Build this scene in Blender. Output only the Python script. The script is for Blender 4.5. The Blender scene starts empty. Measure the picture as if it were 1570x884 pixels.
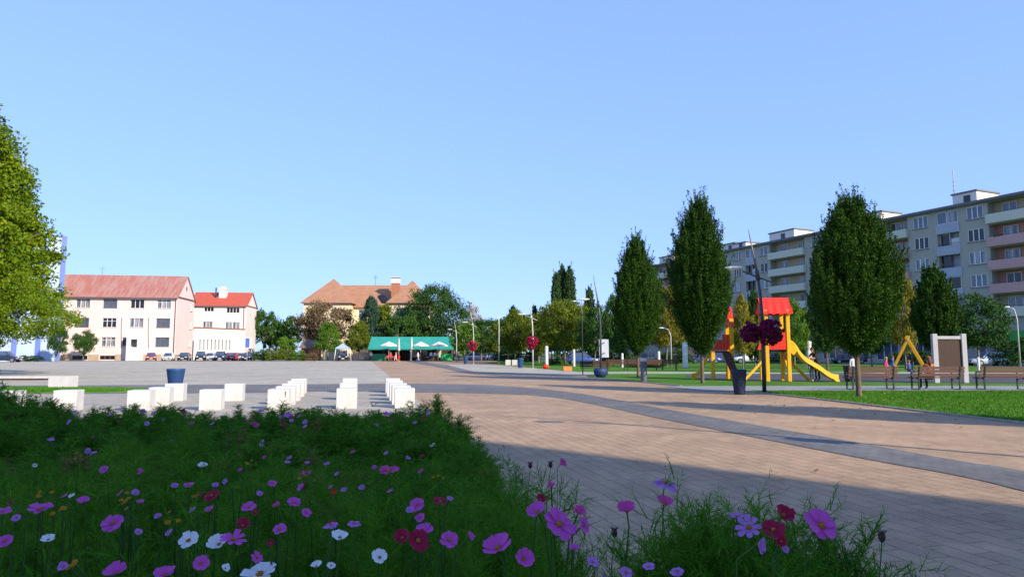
import bpy, bmesh, math, random
import numpy as np
from mathutils import Vector, Matrix

random.seed(7)
RNG = np.random.default_rng(11)
SC = bpy.context.scene
COL = SC.collection
R = math.radians
PI = math.pi

# ------------------------------------------------------------------ camera figures
CAM_H, FPX, TILT = 1.40, 1046.7, R(5.4)
CT, ST = math.cos(TILT), math.sin(TILT)
SUN_AZ, SUN_EL = R(132), R(27)          # azimuth clockwise from +Y


def at(px, d, py=541.0):
    """world X of a sight line at forward distance d (true scale survey of the square)"""
    v = (442.0 - py) / FPX
    return (px - 785.0) / FPX / (CT - v * ST) * d


def zt(py, d):
    v = (442.0 - py) / FPX
    return CAM_H + (ST + v * CT) / (CT - v * ST) * d


def gd(py):
    """forward distance of a ground point"""
    v = (442.0 - py) / FPX
    return -CAM_H * (CT - v * ST) / (ST + v * CT)


# ------------------------------------------------------------------ mesh builder
class MB:
    def __init__(s):
        s.v, s.f, s.m, s.s = [], [], [], []

    def add(s, vs, fs, mi=0, sm=False):
        k = len(s.v)
        s.v += [tuple(p) for p in vs]
        for f in fs:
            s.f.append([i + k for i in f])
            s.m.append(mi)
            s.s.append(sm)
        return s

    def box(s, c, d, mi=0, rz=0.0, top=1.0, M=None):
        x, y, z = d[0] / 2, d[1] / 2, d[2] / 2
        vs = [(-x, -y, -z), (x, -y, -z), (x, y, -z), (-x, y, -z),
              (-x * top, -y * top, z), (x * top, -y * top, z), (x * top, y * top, z), (-x * top, y * top, z)]
        cr, sr = math.cos(rz), math.sin(rz)
        out = []
        for p in vs:
            p = Vector(p)
            if M is not None:
                p = M @ p
            out.append((c[0] + p.x * cr - p.y * sr, c[1] + p.x * sr + p.y * cr, c[2] + p.z))
        return s.add(out, [(0, 3, 2, 1), (4, 5, 6, 7), (0, 1, 5, 4), (1, 2, 6, 5), (2, 3, 7, 6), (3, 0, 4, 7)], mi)

    def bx(s, x0, x1, y0, y1, z0, z1, mi=0):
        return s.box(((x0 + x1) / 2, (y0 + y1) / 2, (z0 + z1) / 2), (x1 - x0, y1 - y0, z1 - z0), mi)

    def bar(s, a, b, w, h, mi=0):
        """rectangular bar from a to b"""
        a, b = Vector(a), Vector(b)
        d = (b - a).normalized()
        up = Vector((0, 0, 1)) if abs(d.z) < 0.95 else Vector((0, 1, 0))
        r = d.cross(up).normalized()
        u = r.cross(d).normalized()
        vs = []
        for p in (a, b):
            for sx, sy in ((-1, -1), (1, -1), (1, 1), (-1, 1)):
                vs.append(p + r * (sx * w / 2) + u * (sy * h / 2))
        return s.add(vs, [(0, 1, 2, 3), (7, 6, 5, 4), (0, 4, 5, 1), (1, 5, 6, 2), (2, 6, 7, 3), (3, 7, 4, 0)], mi)

    def tube(s, pts, rad, n=8, mi=0, sm=True, caps=True):
        pts = [Vector(p) for p in pts]
        if not isinstance(rad, (list, tuple)):
            rad = [rad] * len(pts)
        vs, prev = [], None
        for i, p in enumerate(pts):
            t = (pts[min(i + 1, len(pts) - 1)] - pts[max(i - 1, 0)]).normalized()
            ref = prev if prev is not None else (Vector((1, 0, 0)) if abs(t.x) < 0.9 else Vector((0, 1, 0)))
            b = t.cross(ref).normalized()
            a = b.cross(t).normalized()
            prev = a
            for k in range(n):
                q = 2 * PI * k / n
                vs.append(p + (a * math.cos(q) + b * math.sin(q)) * rad[i])
        fs = []
        for i in range(len(pts) - 1):
            for k in range(n):
                k2 = (k + 1) % n
                fs.append((i * n + k, i * n + k2, (i + 1) * n + k2, (i + 1) * n + k))
        s.add(vs, fs, mi, sm)
        if caps:
            k0 = len(s.v) - len(vs)
            s.f.append([k0 + k for k in reversed(range(n))]); s.m.append(mi); s.s.append(False)
            s.f.append([k0 + (len(pts) - 1) * n + k for k in range(n)]); s.m.append(mi); s.s.append(False)
        return s

    def lathe(s, prof, n=20, c=(0, 0, 0), mi=0, sm=True):
        vs, fs = [], []
        for r, z in prof:
            for k in range(n):
                q = 2 * PI * k / n
                vs.append((c[0] + r * math.cos(q), c[1] + r * math.sin(q), c[2] + z))
        for i in range(len(prof) - 1):
            for k in range(n):
                k2 = (k + 1) % n
                fs.append((i * n + k, i * n + k2, (i + 1) * n + k2, (i + 1) * n + k))
        return s.add(vs, fs, mi, sm)

    def ball(s, c, r, nu=12, nv=8, mi=0, sm=True):
        if not isinstance(r, (list, tuple)):
            r = (r, r, r)
        vs = [(c[0], c[1], c[2] - r[2])]
        for i in range(1, nv):
            a = -PI / 2 + PI * i / nv
            for k in range(nu):
                q = 2 * PI * k / nu
                vs.append((c[0] + r[0] * math.cos(a) * math.cos(q), c[1] + r[1] * math.cos(a) * math.sin(q), c[2] + r[2] * math.sin(a)))
        vs.append((c[0], c[1], c[2] + r[2]))
        fs = []
        for k in range(nu):
            fs.append((0, 1 + (k + 1) % nu, 1 + k))
        for i in range(nv - 2):
            for k in range(nu):
                k2 = (k + 1) % nu
                fs.append((1 + i * nu + k, 1 + i * nu + k2, 1 + (i + 1) * nu + k2, 1 + (i + 1) * nu + k))
        last = len(vs) - 1
        for k in range(nu):
            fs.append((last, 1 + (nv - 2) * nu + k, 1 + (nv - 2) * nu + (k + 1) % nu))
        return s.add(vs, fs, mi, sm)

    def prism(s, poly, y0, y1, mi=0, axis='y'):
        """2D outline extruded along an axis; outline is (x,z) for axis y, (y,z) for x, (x,y) for z"""
        def P(a, b, t):
            return {'y': (a, t, b), 'x': (t, a, b), 'z': (a, b, t)}[axis]
        n = len(poly)
        vs = [P(a, b, y0) for a, b in poly] + [P(a, b, y1) for a, b in poly]
        fs = [list(range(n)), list(reversed(range(n, 2 * n)))]
        for i in range(n):
            j = (i + 1) % n
            fs.append((i, i + n, j + n, j))
        return s.add(vs, fs, mi)

    def facade(s, o, u, L, H, holes, depth=0.14, mi=0, z0=0.0):
        """wall plane with real openings and reveals; seen from outside u runs to the right"""
        o = Vector(o); u = Vector((u[0], u[1], 0)).normalized()
        n = Vector((u.y, -u.x, 0))
        xs = sorted({0.0, L} | {min(max(v, 0), L) for h in holes for v in (h[0], h[1])})
        zs = sorted({z0, H} | {min(max(v, z0), H) for h in holes for v in (h[2], h[3])})
        def P(a, z, d=0.0):
            return o + u * a - n * d + Vector((0, 0, z))
        for i in range(len(xs) - 1):
            for j in range(len(zs) - 1):
                if xs[i + 1] - xs[i] < 1e-6 or zs[j + 1] - zs[j] < 1e-6:
                    continue
                cx, cz = (xs[i] + xs[i + 1]) / 2, (zs[j] + zs[j + 1]) / 2
                if any(h[0] < cx < h[1] and h[2] < cz < h[3] for h in holes):
                    continue
                s.add([P(xs[i], zs[j]), P(xs[i + 1], zs[j]), P(xs[i + 1], zs[j + 1]), P(xs[i], zs[j + 1])], [(0, 1, 2, 3)], mi)
        for h in holes:
            d = h[4] if len(h) > 4 else depth
            a, b, c, e = h[:4]
            for p, q in (((a, c), (b, c)), ((b, c), (b, e)), ((b, e), (a, e)), ((a, e), (a, c))):
                s.add([P(*p), P(*q), P(q[0], q[1], d), P(p[0], p[1], d)], [(0, 1, 2, 3)], mi)
        return s

    def build(s, name, mats, parent=None, loc=(0, 0, 0), rz=0.0, bevel=0.0):
        me = bpy.data.meshes.new(name)
        me.from_pydata(s.v, [], s.f)
        for m in (mats if isinstance(mats, (list, tuple)) else [mats]):
            me.materials.append(m)
        me.polygons.foreach_set('material_index', s.m)
        me.polygons.foreach_set('use_smooth', s.s)
        me.update()
        o = bpy.data.objects.new(name, me)
        COL.objects.link(o)
        o.location = loc
        o.rotation_euler = (0, 0, rz)
        if parent is not None:
            o.parent = parent
        if bevel:
            md = o.modifiers.new('edge', 'BEVEL'); md.width = bevel; md.segments = 2; md.limit_method = 'ANGLE'
        return o


def arr_mesh(name, V, Q, mats, mi=None):
    """mesh straight from numpy arrays (all faces with the same number of corners)"""
    me = bpy.data.meshes.new(name)
    V = np.ascontiguousarray(V, dtype=np.float32); Q = np.ascontiguousarray(Q, dtype=np.int32)
    k = Q.shape[1]
    me.vertices.add(len(V)); me.vertices.foreach_set('co', V.ravel())
    me.loops.add(Q.size); me.loops.foreach_set('vertex_index', Q.ravel())
    me.polygons.add(len(Q)); me.polygons.foreach_set('loop_start', np.arange(0, Q.size, k, dtype=np.int32))
    for m in (mats if isinstance(mats, (list, tuple)) else [mats]):
        me.materials.append(m)
    if mi is not None:
        me.polygons.foreach_set('material_index', np.ascontiguousarray(mi, dtype=np.int32))
    me.update(calc_edges=True)
    me.validate()
    return me


def link(name, me, parent=None, loc=(0, 0, 0), rz=0.0):
    o = bpy.data.objects.new(name, me); COL.objects.link(o)
    o.location = loc; o.rotation_euler = (0, 0, rz)
    if parent is not None:
        o.parent = parent
    return o


def tag(o, label=None, cat=None, group=None, kind=None):
    if label: o['label'] = label
    if cat: o['category'] = cat
    if group: o['group'] = group
    if kind: o['kind'] = kind
    return o


def thing(name, label, cat, loc=(0, 0, 0), rz=0.0, group=None, scale=None):
    o = bpy.data.objects.new(name, None); COL.objects.link(o)
    o.empty_display_size = 0.2
    o.location = loc; o.rotation_euler = (0, 0, rz)
    if scale: o.scale = scale
    return tag(o, label, cat, group)


KIDS = {}
def dup(root, label, loc, rz=0.0, group=None, scale=None):
    """copy of a thing with its parts and sub-parts (mesh data shared)"""
    if root.name not in KIDS:
        KIDS[root.name] = [(c, [g for g in bpy.data.objects if g.parent == c]) for c in bpy.data.objects if c.parent == root]
    r = root.copy(); COL.objects.link(r)
    r.location = loc; r.rotation_euler = (0, 0, rz)
    if scale: r.scale = scale
    r['label'] = label
    if group: r['group'] = group
    for c, gs in KIDS[root.name]:
        d = c.copy(); COL.objects.link(d); d.parent = r
        for g in gs:
            e = g.copy(); COL.objects.link(e); e.parent = d
    return r


# ------------------------------------------------------------------ materials
def _mat(name):
    m = bpy.data.materials.new(name); m.use_nodes = True
    nt = m.node_tree
    b = nt.nodes['Principled BSDF']
    return m, nt, b


def mat(name, c, rough=0.7, c2=None, scale=3.0, bump=0.0, bscale=40.0, metal=0.0, spec=0.4, detail=6.0, stretch=None, lo=0.35, hi=0.65):
    m, nt, b = _mat(name)
    b.inputs['Base Color'].default_value = (*c, 1)
    b.inputs['Roughness'].default_value = rough
    b.inputs['Metallic'].default_value = metal
    b.inputs['Specular IOR Level'].default_value = spec
    tc = nt.nodes.new('ShaderNodeTexCoord')
    src = tc.outputs['Object']
    if stretch:
        mp = nt.nodes.new('ShaderNodeMapping'); mp.inputs['Scale'].default_value = stretch
        nt.links.new(src, mp.inputs['Vector']); src = mp.outputs['Vector']
    if c2:
        n = nt.nodes.new('ShaderNodeTexNoise'); n.inputs['Scale'].default_value = scale; n.inputs['Detail'].default_value = detail
        n.inputs['Roughness'].default_value = 0.65
        nt.links.new(src, n.inputs['Vector'])
        r = nt.nodes.new('ShaderNodeValToRGB')
        r.color_ramp.elements[0].color = (*c, 1); r.color_ramp.elements[1].color = (*c2, 1)
        r.color_ramp.elements[0].position = lo; r.color_ramp.elements[1].position = hi
        nt.links.new(n.outputs['Fac'], r.inputs['Fac']); nt.links.new(r.outputs['Color'], b.inputs['Base Color'])
    if bump:
        n2 = nt.nodes.new('ShaderNodeTexNoise'); n2.inputs['Scale'].default_value = bscale; n2.inputs['Detail'].default_value = 5
        nt.links.new(src, n2.inputs['Vector'])
        bp = nt.nodes.new('ShaderNodeBump'); bp.inputs['Strength'].default_value = bump; bp.inputs['Distance'].default_value = 0.02
        nt.links.new(n2.outputs['Fac'], bp.inputs['Height']); nt.links.new(bp.outputs['Normal'], b.inputs['Normal'])
    return m


def paver(name, c1, c2, cm, bw=0.4, rh=0.2, rot=0.0, mortar=0.012, blot=0.25):
    m, nt, b = _mat(name)
    N = nt.nodes.new; Lk = nt.links.new
    tc = N('ShaderNodeTexCoord'); mp = N('ShaderNodeMapping'); mp.inputs['Rotation'].default_value = (0, 0, rot)
    Lk(tc.outputs['Object'], mp.inputs['Vector'])
    br = N('ShaderNodeTexBrick')
    br.inputs['Scale'].default_value = 1.0; br.inputs['Brick Width'].default_value = bw; br.inputs['Row Height'].default_value = rh
    br.inputs['Mortar Size'].default_value = mortar; br.inputs['Mortar Smooth'].default_value = 0.3
    br.inputs['Color1'].default_value = (*c1, 1); br.inputs['Color2'].default_value = (*c2, 1); br.inputs['Mortar'].default_value = (*cm, 1)
    Lk(mp.outputs['Vector'], br.inputs['Vector'])
    out = br.outputs['Color']
    for sc, amt in ((0.22, blot), (1.1, blot), (4.5, blot * 0.8), (38.0, 0.16)):
        n = N('ShaderNodeTexNoise'); n.inputs['Scale'].default_value = sc; n.inputs['Detail'].default_value = 5
        Lk(tc.outputs['Object'], n.inputs['Vector'])
        r = N('ShaderNodeMapRange'); r.inputs['From Min'].default_value = 0.3; r.inputs['From Max'].default_value = 0.7
        r.inputs['To Min'].default_value = 1 - amt; r.inputs['To Max'].default_value = 1 + amt * 0.5
        Lk(n.outputs['Fac'], r.inputs['Value'])
        mx = N('ShaderNodeMix'); mx.data_type = 'RGBA'; mx.blend_type = 'MULTIPLY'; mx.inputs['Factor'].default_value = 1
        Lk(out, mx.inputs[6]); Lk(r.outputs['Result'], mx.inputs[7]); out = mx.outputs[2]
    Lk(out, b.inputs['Base Color'])
    b.inputs['Roughness'].default_value = 0.82; b.inputs['Specular IOR Level'].default_value = 0.3
    bp = N('ShaderNodeBump'); bp.inputs['Strength'].default_value = 0.35; bp.inputs['Distance'].default_value = 0.01; bp.invert = True
    Lk(br.outputs['Fac'], bp.inputs['Height']); Lk(bp.outputs['Normal'], b.inputs['Normal'])
    return m


def leafmat(name, c1, c2, c3=None, trans=0.3, clump=1.2, rough=0.55):
    """leaf colour varies leaf by leaf (random per island), by clump (noise) and by plant"""
    m, nt, b = _mat(name)
    N = nt.nodes.new; Lk = nt.links.new
    ge = N('ShaderNodeNewGeometry'); tc = N('ShaderNodeTexCoord'); oi = N('ShaderNodeObjectInfo')
    ns = N('ShaderNodeTexNoise'); ns.inputs['Scale'].default_value = clump; ns.inputs['Detail'].default_value = 3
    Lk(tc.outputs['Object'], ns.inputs['Vector'])
    a = N('ShaderNodeMath'); a.operation = 'MULTIPLY_ADD'; a.inputs[1].default_value = 0.45
    Lk(ge.outputs['Random Per Island'], a.inputs[0])
    r = N('ShaderNodeMapRange'); r.inputs['From Min'].default_value = 0.3; r.inputs['From Max'].default_value = 0.7; r.inputs['To Max'].default_value = 0.42
    Lk(ns.outputs['Fac'], r.inputs['Value']); Lk(r.outputs['Result'], a.inputs[2])
    a2 = N('ShaderNodeMath'); a2.operation = 'MULTIPLY_ADD'; a2.inputs[1].default_value = 0.13
    Lk(oi.outputs['Random'], a2.inputs[0]); Lk(a.outputs[0], a2.inputs[2])
    cr = N('ShaderNodeValToRGB')
    cr.color_ramp.elements[0].color = (*c1, 1); cr.color_ramp.elements[1].color = (*c2, 1)
    cr.color_ramp.elements[0].position = 0.05; cr.color_ramp.elements[1].position = 0.8
    if c3:
        e = cr.color_ramp.elements.new(0.97); e.color = (*c3, 1)
    Lk(a2.outputs[0], cr.inputs['Fac'])
    Lk(cr.outputs['Color'], b.inputs['Base Color'])
    b.inputs['Roughness'].default_value = rough; b.inputs['Specular IOR Level'].default_value = 0.08
    if trans:
        t = N('ShaderNodeBsdfTranslucent'); mx = N('ShaderNodeMixShader'); mx.inputs['Fac'].default_value = trans
        Lk(cr.outputs['Color'], t.inputs['Color'])
        Lk(b.outputs[0], mx.inputs[1]); Lk(t.outputs[0], mx.inputs[2])
        Lk(mx.outputs[0], nt.nodes['Material Output'].inputs['Surface'])
    return m


def concrete(name, c, rough=0.8, c2=None, scale=2.6, bump=0.3, bscale=45, lo=.42, hi=.85):
    m = mat(name, c, rough, c2, scale, bump, bscale, lo=lo, hi=hi)
    nt = m.node_tree; N = nt.nodes.new; Lk = nt.links.new; b = nt.nodes['Principled BSDF']
    src = b.inputs['Base Color'].links[0].from_socket
    ge = N('ShaderNodeNewGeometry'); mp = N('ShaderNodeMapping'); mp.inputs['Scale'].default_value = (3.5, 3.5, .9)
    Lk(ge.outputs['Position'], mp.inputs['Vector'])
    ns = N('ShaderNodeTexNoise'); ns.inputs['Scale'].default_value = 2.2; ns.inputs['Detail'].default_value = 8; ns.inputs['Roughness'].default_value = .7
    Lk(mp.outputs['Vector'], ns.inputs['Vector'])
    r = N('ShaderNodeValToRGB'); r.color_ramp.elements[0].position = .54; r.color_ramp.elements[0].color = (1, 1, 1, 1)
    r.color_ramp.elements[1].position = .74; r.color_ramp.elements[1].color = (.55, .53, .48, 1)
    Lk(ns.outputs['Fac'], r.inputs['Fac'])
    mx = N('ShaderNodeMix'); mx.data_type = 'RGBA'; mx.blend_type = 'MULTIPLY'; mx.inputs['Factor'].default_value = .4
    Lk(src, mx.inputs[6]); Lk(r.outputs['Color'], mx.inputs[7]); Lk(mx.outputs[2], b.inputs['Base Color'])
    return m


M = {}
M['pink_paver'] = paver('pink_paver', (0.455, 0.308, 0.182), (0.405, 0.272, 0.16), (0.25, 0.17, 0.115), 0.46, 0.19, R(-105), 0.009, 0.18)
M['grey_paver'] = paver('grey_paver', (0.20, 0.19, 0.175), (0.165, 0.16, 0.15), (0.10, 0.095, 0.09), 0.21, 0.105, R(-105), 0.008, 0.22)
M['pale_paver'] = paver('pale_paver', (0.43, 0.385, 0.30), (0.39, 0.35, 0.275), (0.23, 0.22, 0.20), 0.6, 0.3, R(12), 0.012, 0.16)
M['far_paver'] = paver('far_paver', (0.45, 0.41, 0.315), (0.42, 0.385, 0.295), (0.34, 0.31, 0.25), 0.6, 0.6, R(12), 0.012, 0.16)
M['path'] = mat('path_asphalt', (0.22, 0.22, 0.23), 0.9, (0.27, 0.27, 0.27), 1.2, 0.2, 60)
M['asphalt'] = mat('asphalt', (0.07, 0.07, 0.072), 0.92, (0.10, 0.10, 0.10), 0.8, 0.2, 60)
M['ground'] = mat('ground', (0.10, 0.12, 0.06), 0.95, (0.16, 0.15, 0.10), 0.05)
M['rubber'] = mat('rubber_surface', (0.045, 0.048, 0.055), 0.95, (0.065, 0.066, 0.072), 2.0, 0.2, 90)
M['lawn'] = mat('lawn', (0.04, 0.14, 0.010), 0.95, (0.10, 0.20, 0.025), 0.55, 0.5, 30, spec=0.1)
M['soil'] = mat('soil', (0.03, 0.022, 0.015), 0.97, (0.05, 0.038, 0.025), 4.0, 0.5, 30)
M['kerb'] = mat('kerb_concrete', (0.24, 0.22, 0.19), 0.9, (0.30, 0.28, 0.24), 3.0)
M['white_concrete'] = concrete('white_concrete', (0.54, 0.535, 0.51), 0.8, (0.40, 0.39, 0.36), 2.6, 0.3, 45, lo=0.42, hi=0.85)
M['bark'] = mat('bark', (0.10, 0.07, 0.045), 0.9, (0.16, 0.115, 0.075), 9.0, 0.6, 30, stretch=(1, 1, 0.25))
M['grey_bark'] = mat('grey_bark', (0.17, 0.15, 0.12), 0.9, (0.24, 0.21, 0.17), 9.0, 0.6, 30, stretch=(1, 1, 0.25))
M['dark_metal'] = mat('dark_metal', (0.05, 0.055, 0.065), 0.45, (0.07, 0.075, 0.085), 4.0, metal=0.3)
M['pale_metal'] = mat('pale_metal', (0.52, 0.52, 0.51), 0.5, (0.44, 0.44, 0.43), 4.0, metal=0.2)
M['lamp_white'] = mat('lamp_white', (0.75, 0.75, 0.73), 0.4, (0.68, 0.68, 0.66), 4.0)
M['lens'] = mat('lens', (0.6, 0.6, 0.58), 0.2)
M['black_iron'] = mat('black_iron', (0.02, 0.02, 0.024), 0.5, (0.035, 0.034, 0.035), 6.0)
M['bench_wood'] = mat('bench_wood', (0.065, 0.027, 0.018), 0.6, (0.10, 0.042, 0.026), 5.0, stretch=(0.6, 8, 8))
M['yellow'] = mat('yellow_paint', (0.80, 0.42, 0.01), 0.4, (0.72, 0.36, 0.012), 3.0)
M['pale_yellow'] = mat('slide_yellow', (0.84, 0.58, 0.06), 0.35, (0.78, 0.52, 0.05), 3.0)
M['red'] = mat('red_panel', (0.74, 0.035, 0.012), 0.45, (0.66, 0.03, 0.012), 3.0)
M['brown_panel'] = mat('brown_panel', (0.048, 0.028, 0.018), 0.8, (0.068, 0.040, 0.026), 6.0, stretch=(1, 1, 5))
M['lilac_metal'] = mat('painted_frame', (0.42, 0.40, 0.42), 0.5, (0.37, 0.35, 0.37), 6.0)
M['blue_pot'] = mat('blue_pot', (0.018, 0.06, 0.16), 0.45, (0.025, 0.075, 0.19), 4.0)
M['deep_blue'] = mat('deep_blue_bowl', (0.014, 0.035, 0.10), 0.6, (0.018, 0.045, 0.12), 4.0)
M['navy_pot'] = mat('navy_pot', (0.010, 0.020, 0.05), 0.7, (0.014, 0.026, 0.06), 4.0)
M['bollard'] = mat('bollard_steel', (0.085, 0.10, 0.13), 0.55, (0.07, 0.085, 0.11), 3.0, metal=0.1)
M['glass'] = mat('glass', (0.07, 0.10, 0.15), 0.06, (0.03, 0.04, 0.06), 0.9, spec=0.9)
M['glass_b'] = mat('glass_curtain', (0.28, 0.29, 0.31), 0.12, (0.06, 0.07, 0.09), 1.6, spec=0.7, lo=0.45, hi=0.55, stretch=(2.2, 1, 0.15))
M['glass_c'] = mat('glass_dark', (0.012, 0.013, 0.016), 0.1, spec=0.5)
M['win_white'] = mat('window_white', (0.72, 0.72, 0.70), 0.5)
M['win_brown'] = mat('window_brown', (0.13, 0.085, 0.06), 0.6, (0.17, 0.115, 0.08), 5.0)
M['sill'] = mat('sill_metal', (0.22, 0.14, 0.11), 0.6)

# sky, sun, view -------------------------------------------------------------
w = bpy.data.worlds.new('World'); SC.world = w; w.use_nodes = True
nt = w.node_tree
bg = nt.nodes['Background']
sky = nt.nodes.new('ShaderNodeTexSky'); sky.sky_type = 'NISHITA'; sky.sun_disc = False
sky.sun_elevation = SUN_EL; sky.sun_rotation = SUN_AZ
sky.altitude = 0; sky.air_density = 1.0; sky.dust_density = 0.2; sky.ozone_density = 4.0
gm = nt.nodes.new('ShaderNodeGamma'); gm.inputs['Gamma'].default_value = 0.35
tn = nt.nodes.new('ShaderNodeMix'); tn.data_type = 'RGBA'; tn.blend_type = 'MULTIPLY'; tn.inputs['Factor'].default_value = 1
tn.inputs[7].default_value = (1.46, 1.99, 3.40, 1)
nt.links.new(sky.outputs['Color'], gm.inputs['Color']); nt.links.new(gm.outputs['Color'], tn.inputs[6])
nt.links.new(tn.outputs[2], bg.inputs['Color'])
bg.inputs['Strength'].default_value = 0.15
sl = bpy.data.lights.new('sun', 'SUN'); sl.energy = 5.0; sl.angle = R(0.55); sl.color = (1.0, 0.87, 0.70)
so = bpy.data.objects.new('sun', sl); COL.objects.link(so)
S = Vector((math.sin(SUN_AZ) * math.cos(SUN_EL), math.cos(SUN_AZ) * math.cos(SUN_EL), math.sin(SUN_EL)))
so.rotation_euler = (-S).to_track_quat('-Z', 'Y').to_euler(); so.location = S * 60
SC.view_settings.view_transform = 'Standard'; SC.view_settings.look = 'None'
SC.view_settings.gamma = 1.0; SC.view_settings.exposure = 0.58; SC.view_settings.use_curve_mapping = False
cd = bpy.data.cameras.new('camera'); cd.lens = 24; cd.sensor_width = 36; cd.clip_start = 0.05; cd.clip_end = 5000
co = bpy.data.objects.new('camera', cd); COL.objects.link(co)
co.location = (0, 0, CAM_H); co.rotation_euler = (R(90) + TILT, 0, 0)
SC.camera = co
try:
    SC.cycles.max_bounces = 6; SC.cycles.transparent_max_bounces = 4; SC.cycles.diffuse_bounces = 3
except Exception:
    pass
# ================================================================== ground and paving
def sheet(name, pts, z, m, kind='structure'):
    mb = MB(); mb.add([(x, y, z) for x, y in pts], [list(range(len(pts)))])
    return tag(mb.build(name, m), kind=kind)

sheet('ground', [(-2500, -400), (2500, -400), (2500, 3000), (-2500, 3000)], 0.0, M['ground'])
gx = lambda y: -2.0 - (y - 17) * 0.219                 # joint between the grey and the pink paving
sheet('plaza_grey_paving', [(-140, 18), (gx(18), 18), (gx(128), 128), (-140, 128)], 0.004, M['far_paver'])
sheet('plaza_pink_paving', [(-30, -8), (16, -8), (16, 18), (13, 40), (9, 60), (2, 92), (-4, 128), (gx(128), 128), (gx(11), 11), (-30, 11)], 0.008, M['pink_paver'])
sheet('cube_court_paving', [(gx(11), 11), (gx(24.8), 24.8), (-7.2, 25.4), (-11.8, 24.2), (-30, 22.6), (-30, 11)], 0.012, M['pale_paver'])

def smooth(pts, n=8):
    P = [Vector((p[0], p[1], 0)) for p in pts]
    P = [P[0]] + P + [P[-1]]
    out = []
    for i in range(1, len(P) - 2):
        for k in range(n):
            t = k / n
            a, b, c, d = P[i - 1], P[i], P[i + 1], P[i + 2]
            q = 0.5 * ((2 * b) + (c - a) * t + (2 * a - 5 * b + 4 * c - d) * t * t + (3 * b - a - 3 * c + d) * t ** 3)
            out.append((q.x, q.y))
    out.append((P[-2].x, P[-2].y))
    return out

def band(name, near, far, z, m):
    a, b = smooth(near), smooth(far)
    n = min(len(a), len(b)); mb = MB()
    for i in range(n - 1):
        mb.add([(*a[i], z), (*a[i + 1], z), (*b[i + 1], z), (*b[i], z)], [(0, 1, 2, 3)])
    o = mb.build(name, m); o.data.flip_normals() if o.data.polygons[0].normal.z < 0 else None
    return tag(o, kind='structure')

band('grey_paving_band', [(5.0, 0.0), (5.2, 4.0), (5.18, 6.9), (5.07, 7.97), (4.6, 9.4), (3.3, 14.2), (1.2, 22.0), (-1.95, 24.2), (-7.2, 25.0), (-11.8, 23.9), (-40, 22.0)],
     [(6.2, 0.0), (6.3, 4.0), (6.07, 8.1), (5.76, 9.06), (5.36, 10.94), (3.98, 16.5), (1.7, 25.6), (-2.3, 31.0), (-8.5, 31.0), (-13.0, 30.4), (-40, 28.0)], 0.016, M['grey_paver'])
band('far_paving_band', [(-19, 122), (-15.4, 104), (-6.9, 66), (-3.2, 48.2), (0.6, 40.0), (4.6, 36.0), (7.0, 32.0)],
     [(-16.5, 122), (-12.8, 104), (-5.0, 66), (-1.6, 50), (1.6, 43.0), (4.5, 39.6), (7.5, 33.0)], 0.02, M['grey_paver'])
sheet('park_path', [(7.0, 25.2), (60, 25.2), (60, 29.0), (6.4, 29.0)], 0.024, M['path'])
sheet('park_forecourt', [(-3.0, 52), (4.3, 41), (6.0, 46), (60, 46.5), (60, 50), (5, 50.5), (2.0, 62), (-3, 82), (-8, 82)], 0.028, M['far_paver'])
sheet('street', [(62, 60), (70, 66), (20, 170), (-40, 170), (-40, 128), (-6, 126), (26, 122)], 0.02, M['asphalt'])
sheet('parking_road', [(-140, 118), (-40, 118), (-40, 128), (-140, 134)], 0.016, M['path'])

LAWNS = {
    'near_lawn': [(8.45, 25.2), (8.8, 23.6), (9.45, 19.6), (9.95, 15.5), (10.2, 13.2), (10.7, 8.0), (11.4, 2.0), (60, 2.0), (60, 25.2)],
    'playground_lawn': [(4.5, 39.6), (5.9, 34.4), (7.2, 29.0), (60, 29.0), (60, 46.5), (6.0, 46.0), (4.6, 43)],
    'back_lawn': [(1.5, 68), (4.2, 54), (5.0, 50.6), (60, 50.6), (52, 66), (26, 118), (0, 122), (-4, 96)],
}
for nm, pts in LAWNS.items():
    mb = MB(); mb.prism(pts, 0.0, 0.035, axis='z')
    o = mb.build(nm, M['lawn'])
    bm = bmesh.new(); bm.from_mesh(o.data); bmesh.ops.recalc_face_normals(bm, faces=bm.faces); bm.to_mesh(o.data); bm.free()
    tag(o, kind='structure')
mb = MB()
for seg in ([(8.39, 25.2), (8.74, 23.6), (9.39, 19.6), (9.89, 15.5), (10.14, 13.2), (10.64, 8.0), (11.34, 2.0)],
            [(4.44, 39.6), (5.84, 34.4), (7.14, 29.0)]):
    for a, b in zip(seg, seg[1:]):
        mb.bar((*a, 0.02), (*b, 0.02), 0.10, 0.055)
tag(mb.build('lawn_kerb', M['kerb']), kind='structure')
sheet('playground_rubber', smooth([(10.3, 36.0), (12, 34.2), (15, 33.0), (20, 31.6), (28, 30.4), (36, 30.6), (37, 37), (34, 43), (24, 44.5), (13, 44.5), (10.3, 41), (10.3, 36.0)], 4), 0.045, M['rubber'])
mb = MB(); mb.prism([(-19.5, 26.8), (-19.5, 23.8), (-15.5, 24.0), (-13.4, 24.9), (-13.4, 25.9), (-16, 26.6)], 0.0, 0.05, axis='z')
o = mb.build('grass_verge', M['lawn'])
bm = bmesh.new(); bm.from_mesh(o.data); bmesh.ops.recalc_face_normals(bm, faces=bm.faces); bm.to_mesh(o.data); bm.free()
tag(o, kind='structure')

# flower bed soil
BED = [(-26, 0.6), (0.75, 0.6), (0.62, 2.0), (0.30, 3.2), (0.12, 4.6), (-0.25, 6.8), (-0.65, 9.0), (-1.05, 10.6), (-1.9, 11.2), (-5, 11.4), (-9, 11.2), (-26, 11.0)]
sheet('flower_bed_soil', BED, 0.03, M['soil'])

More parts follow.
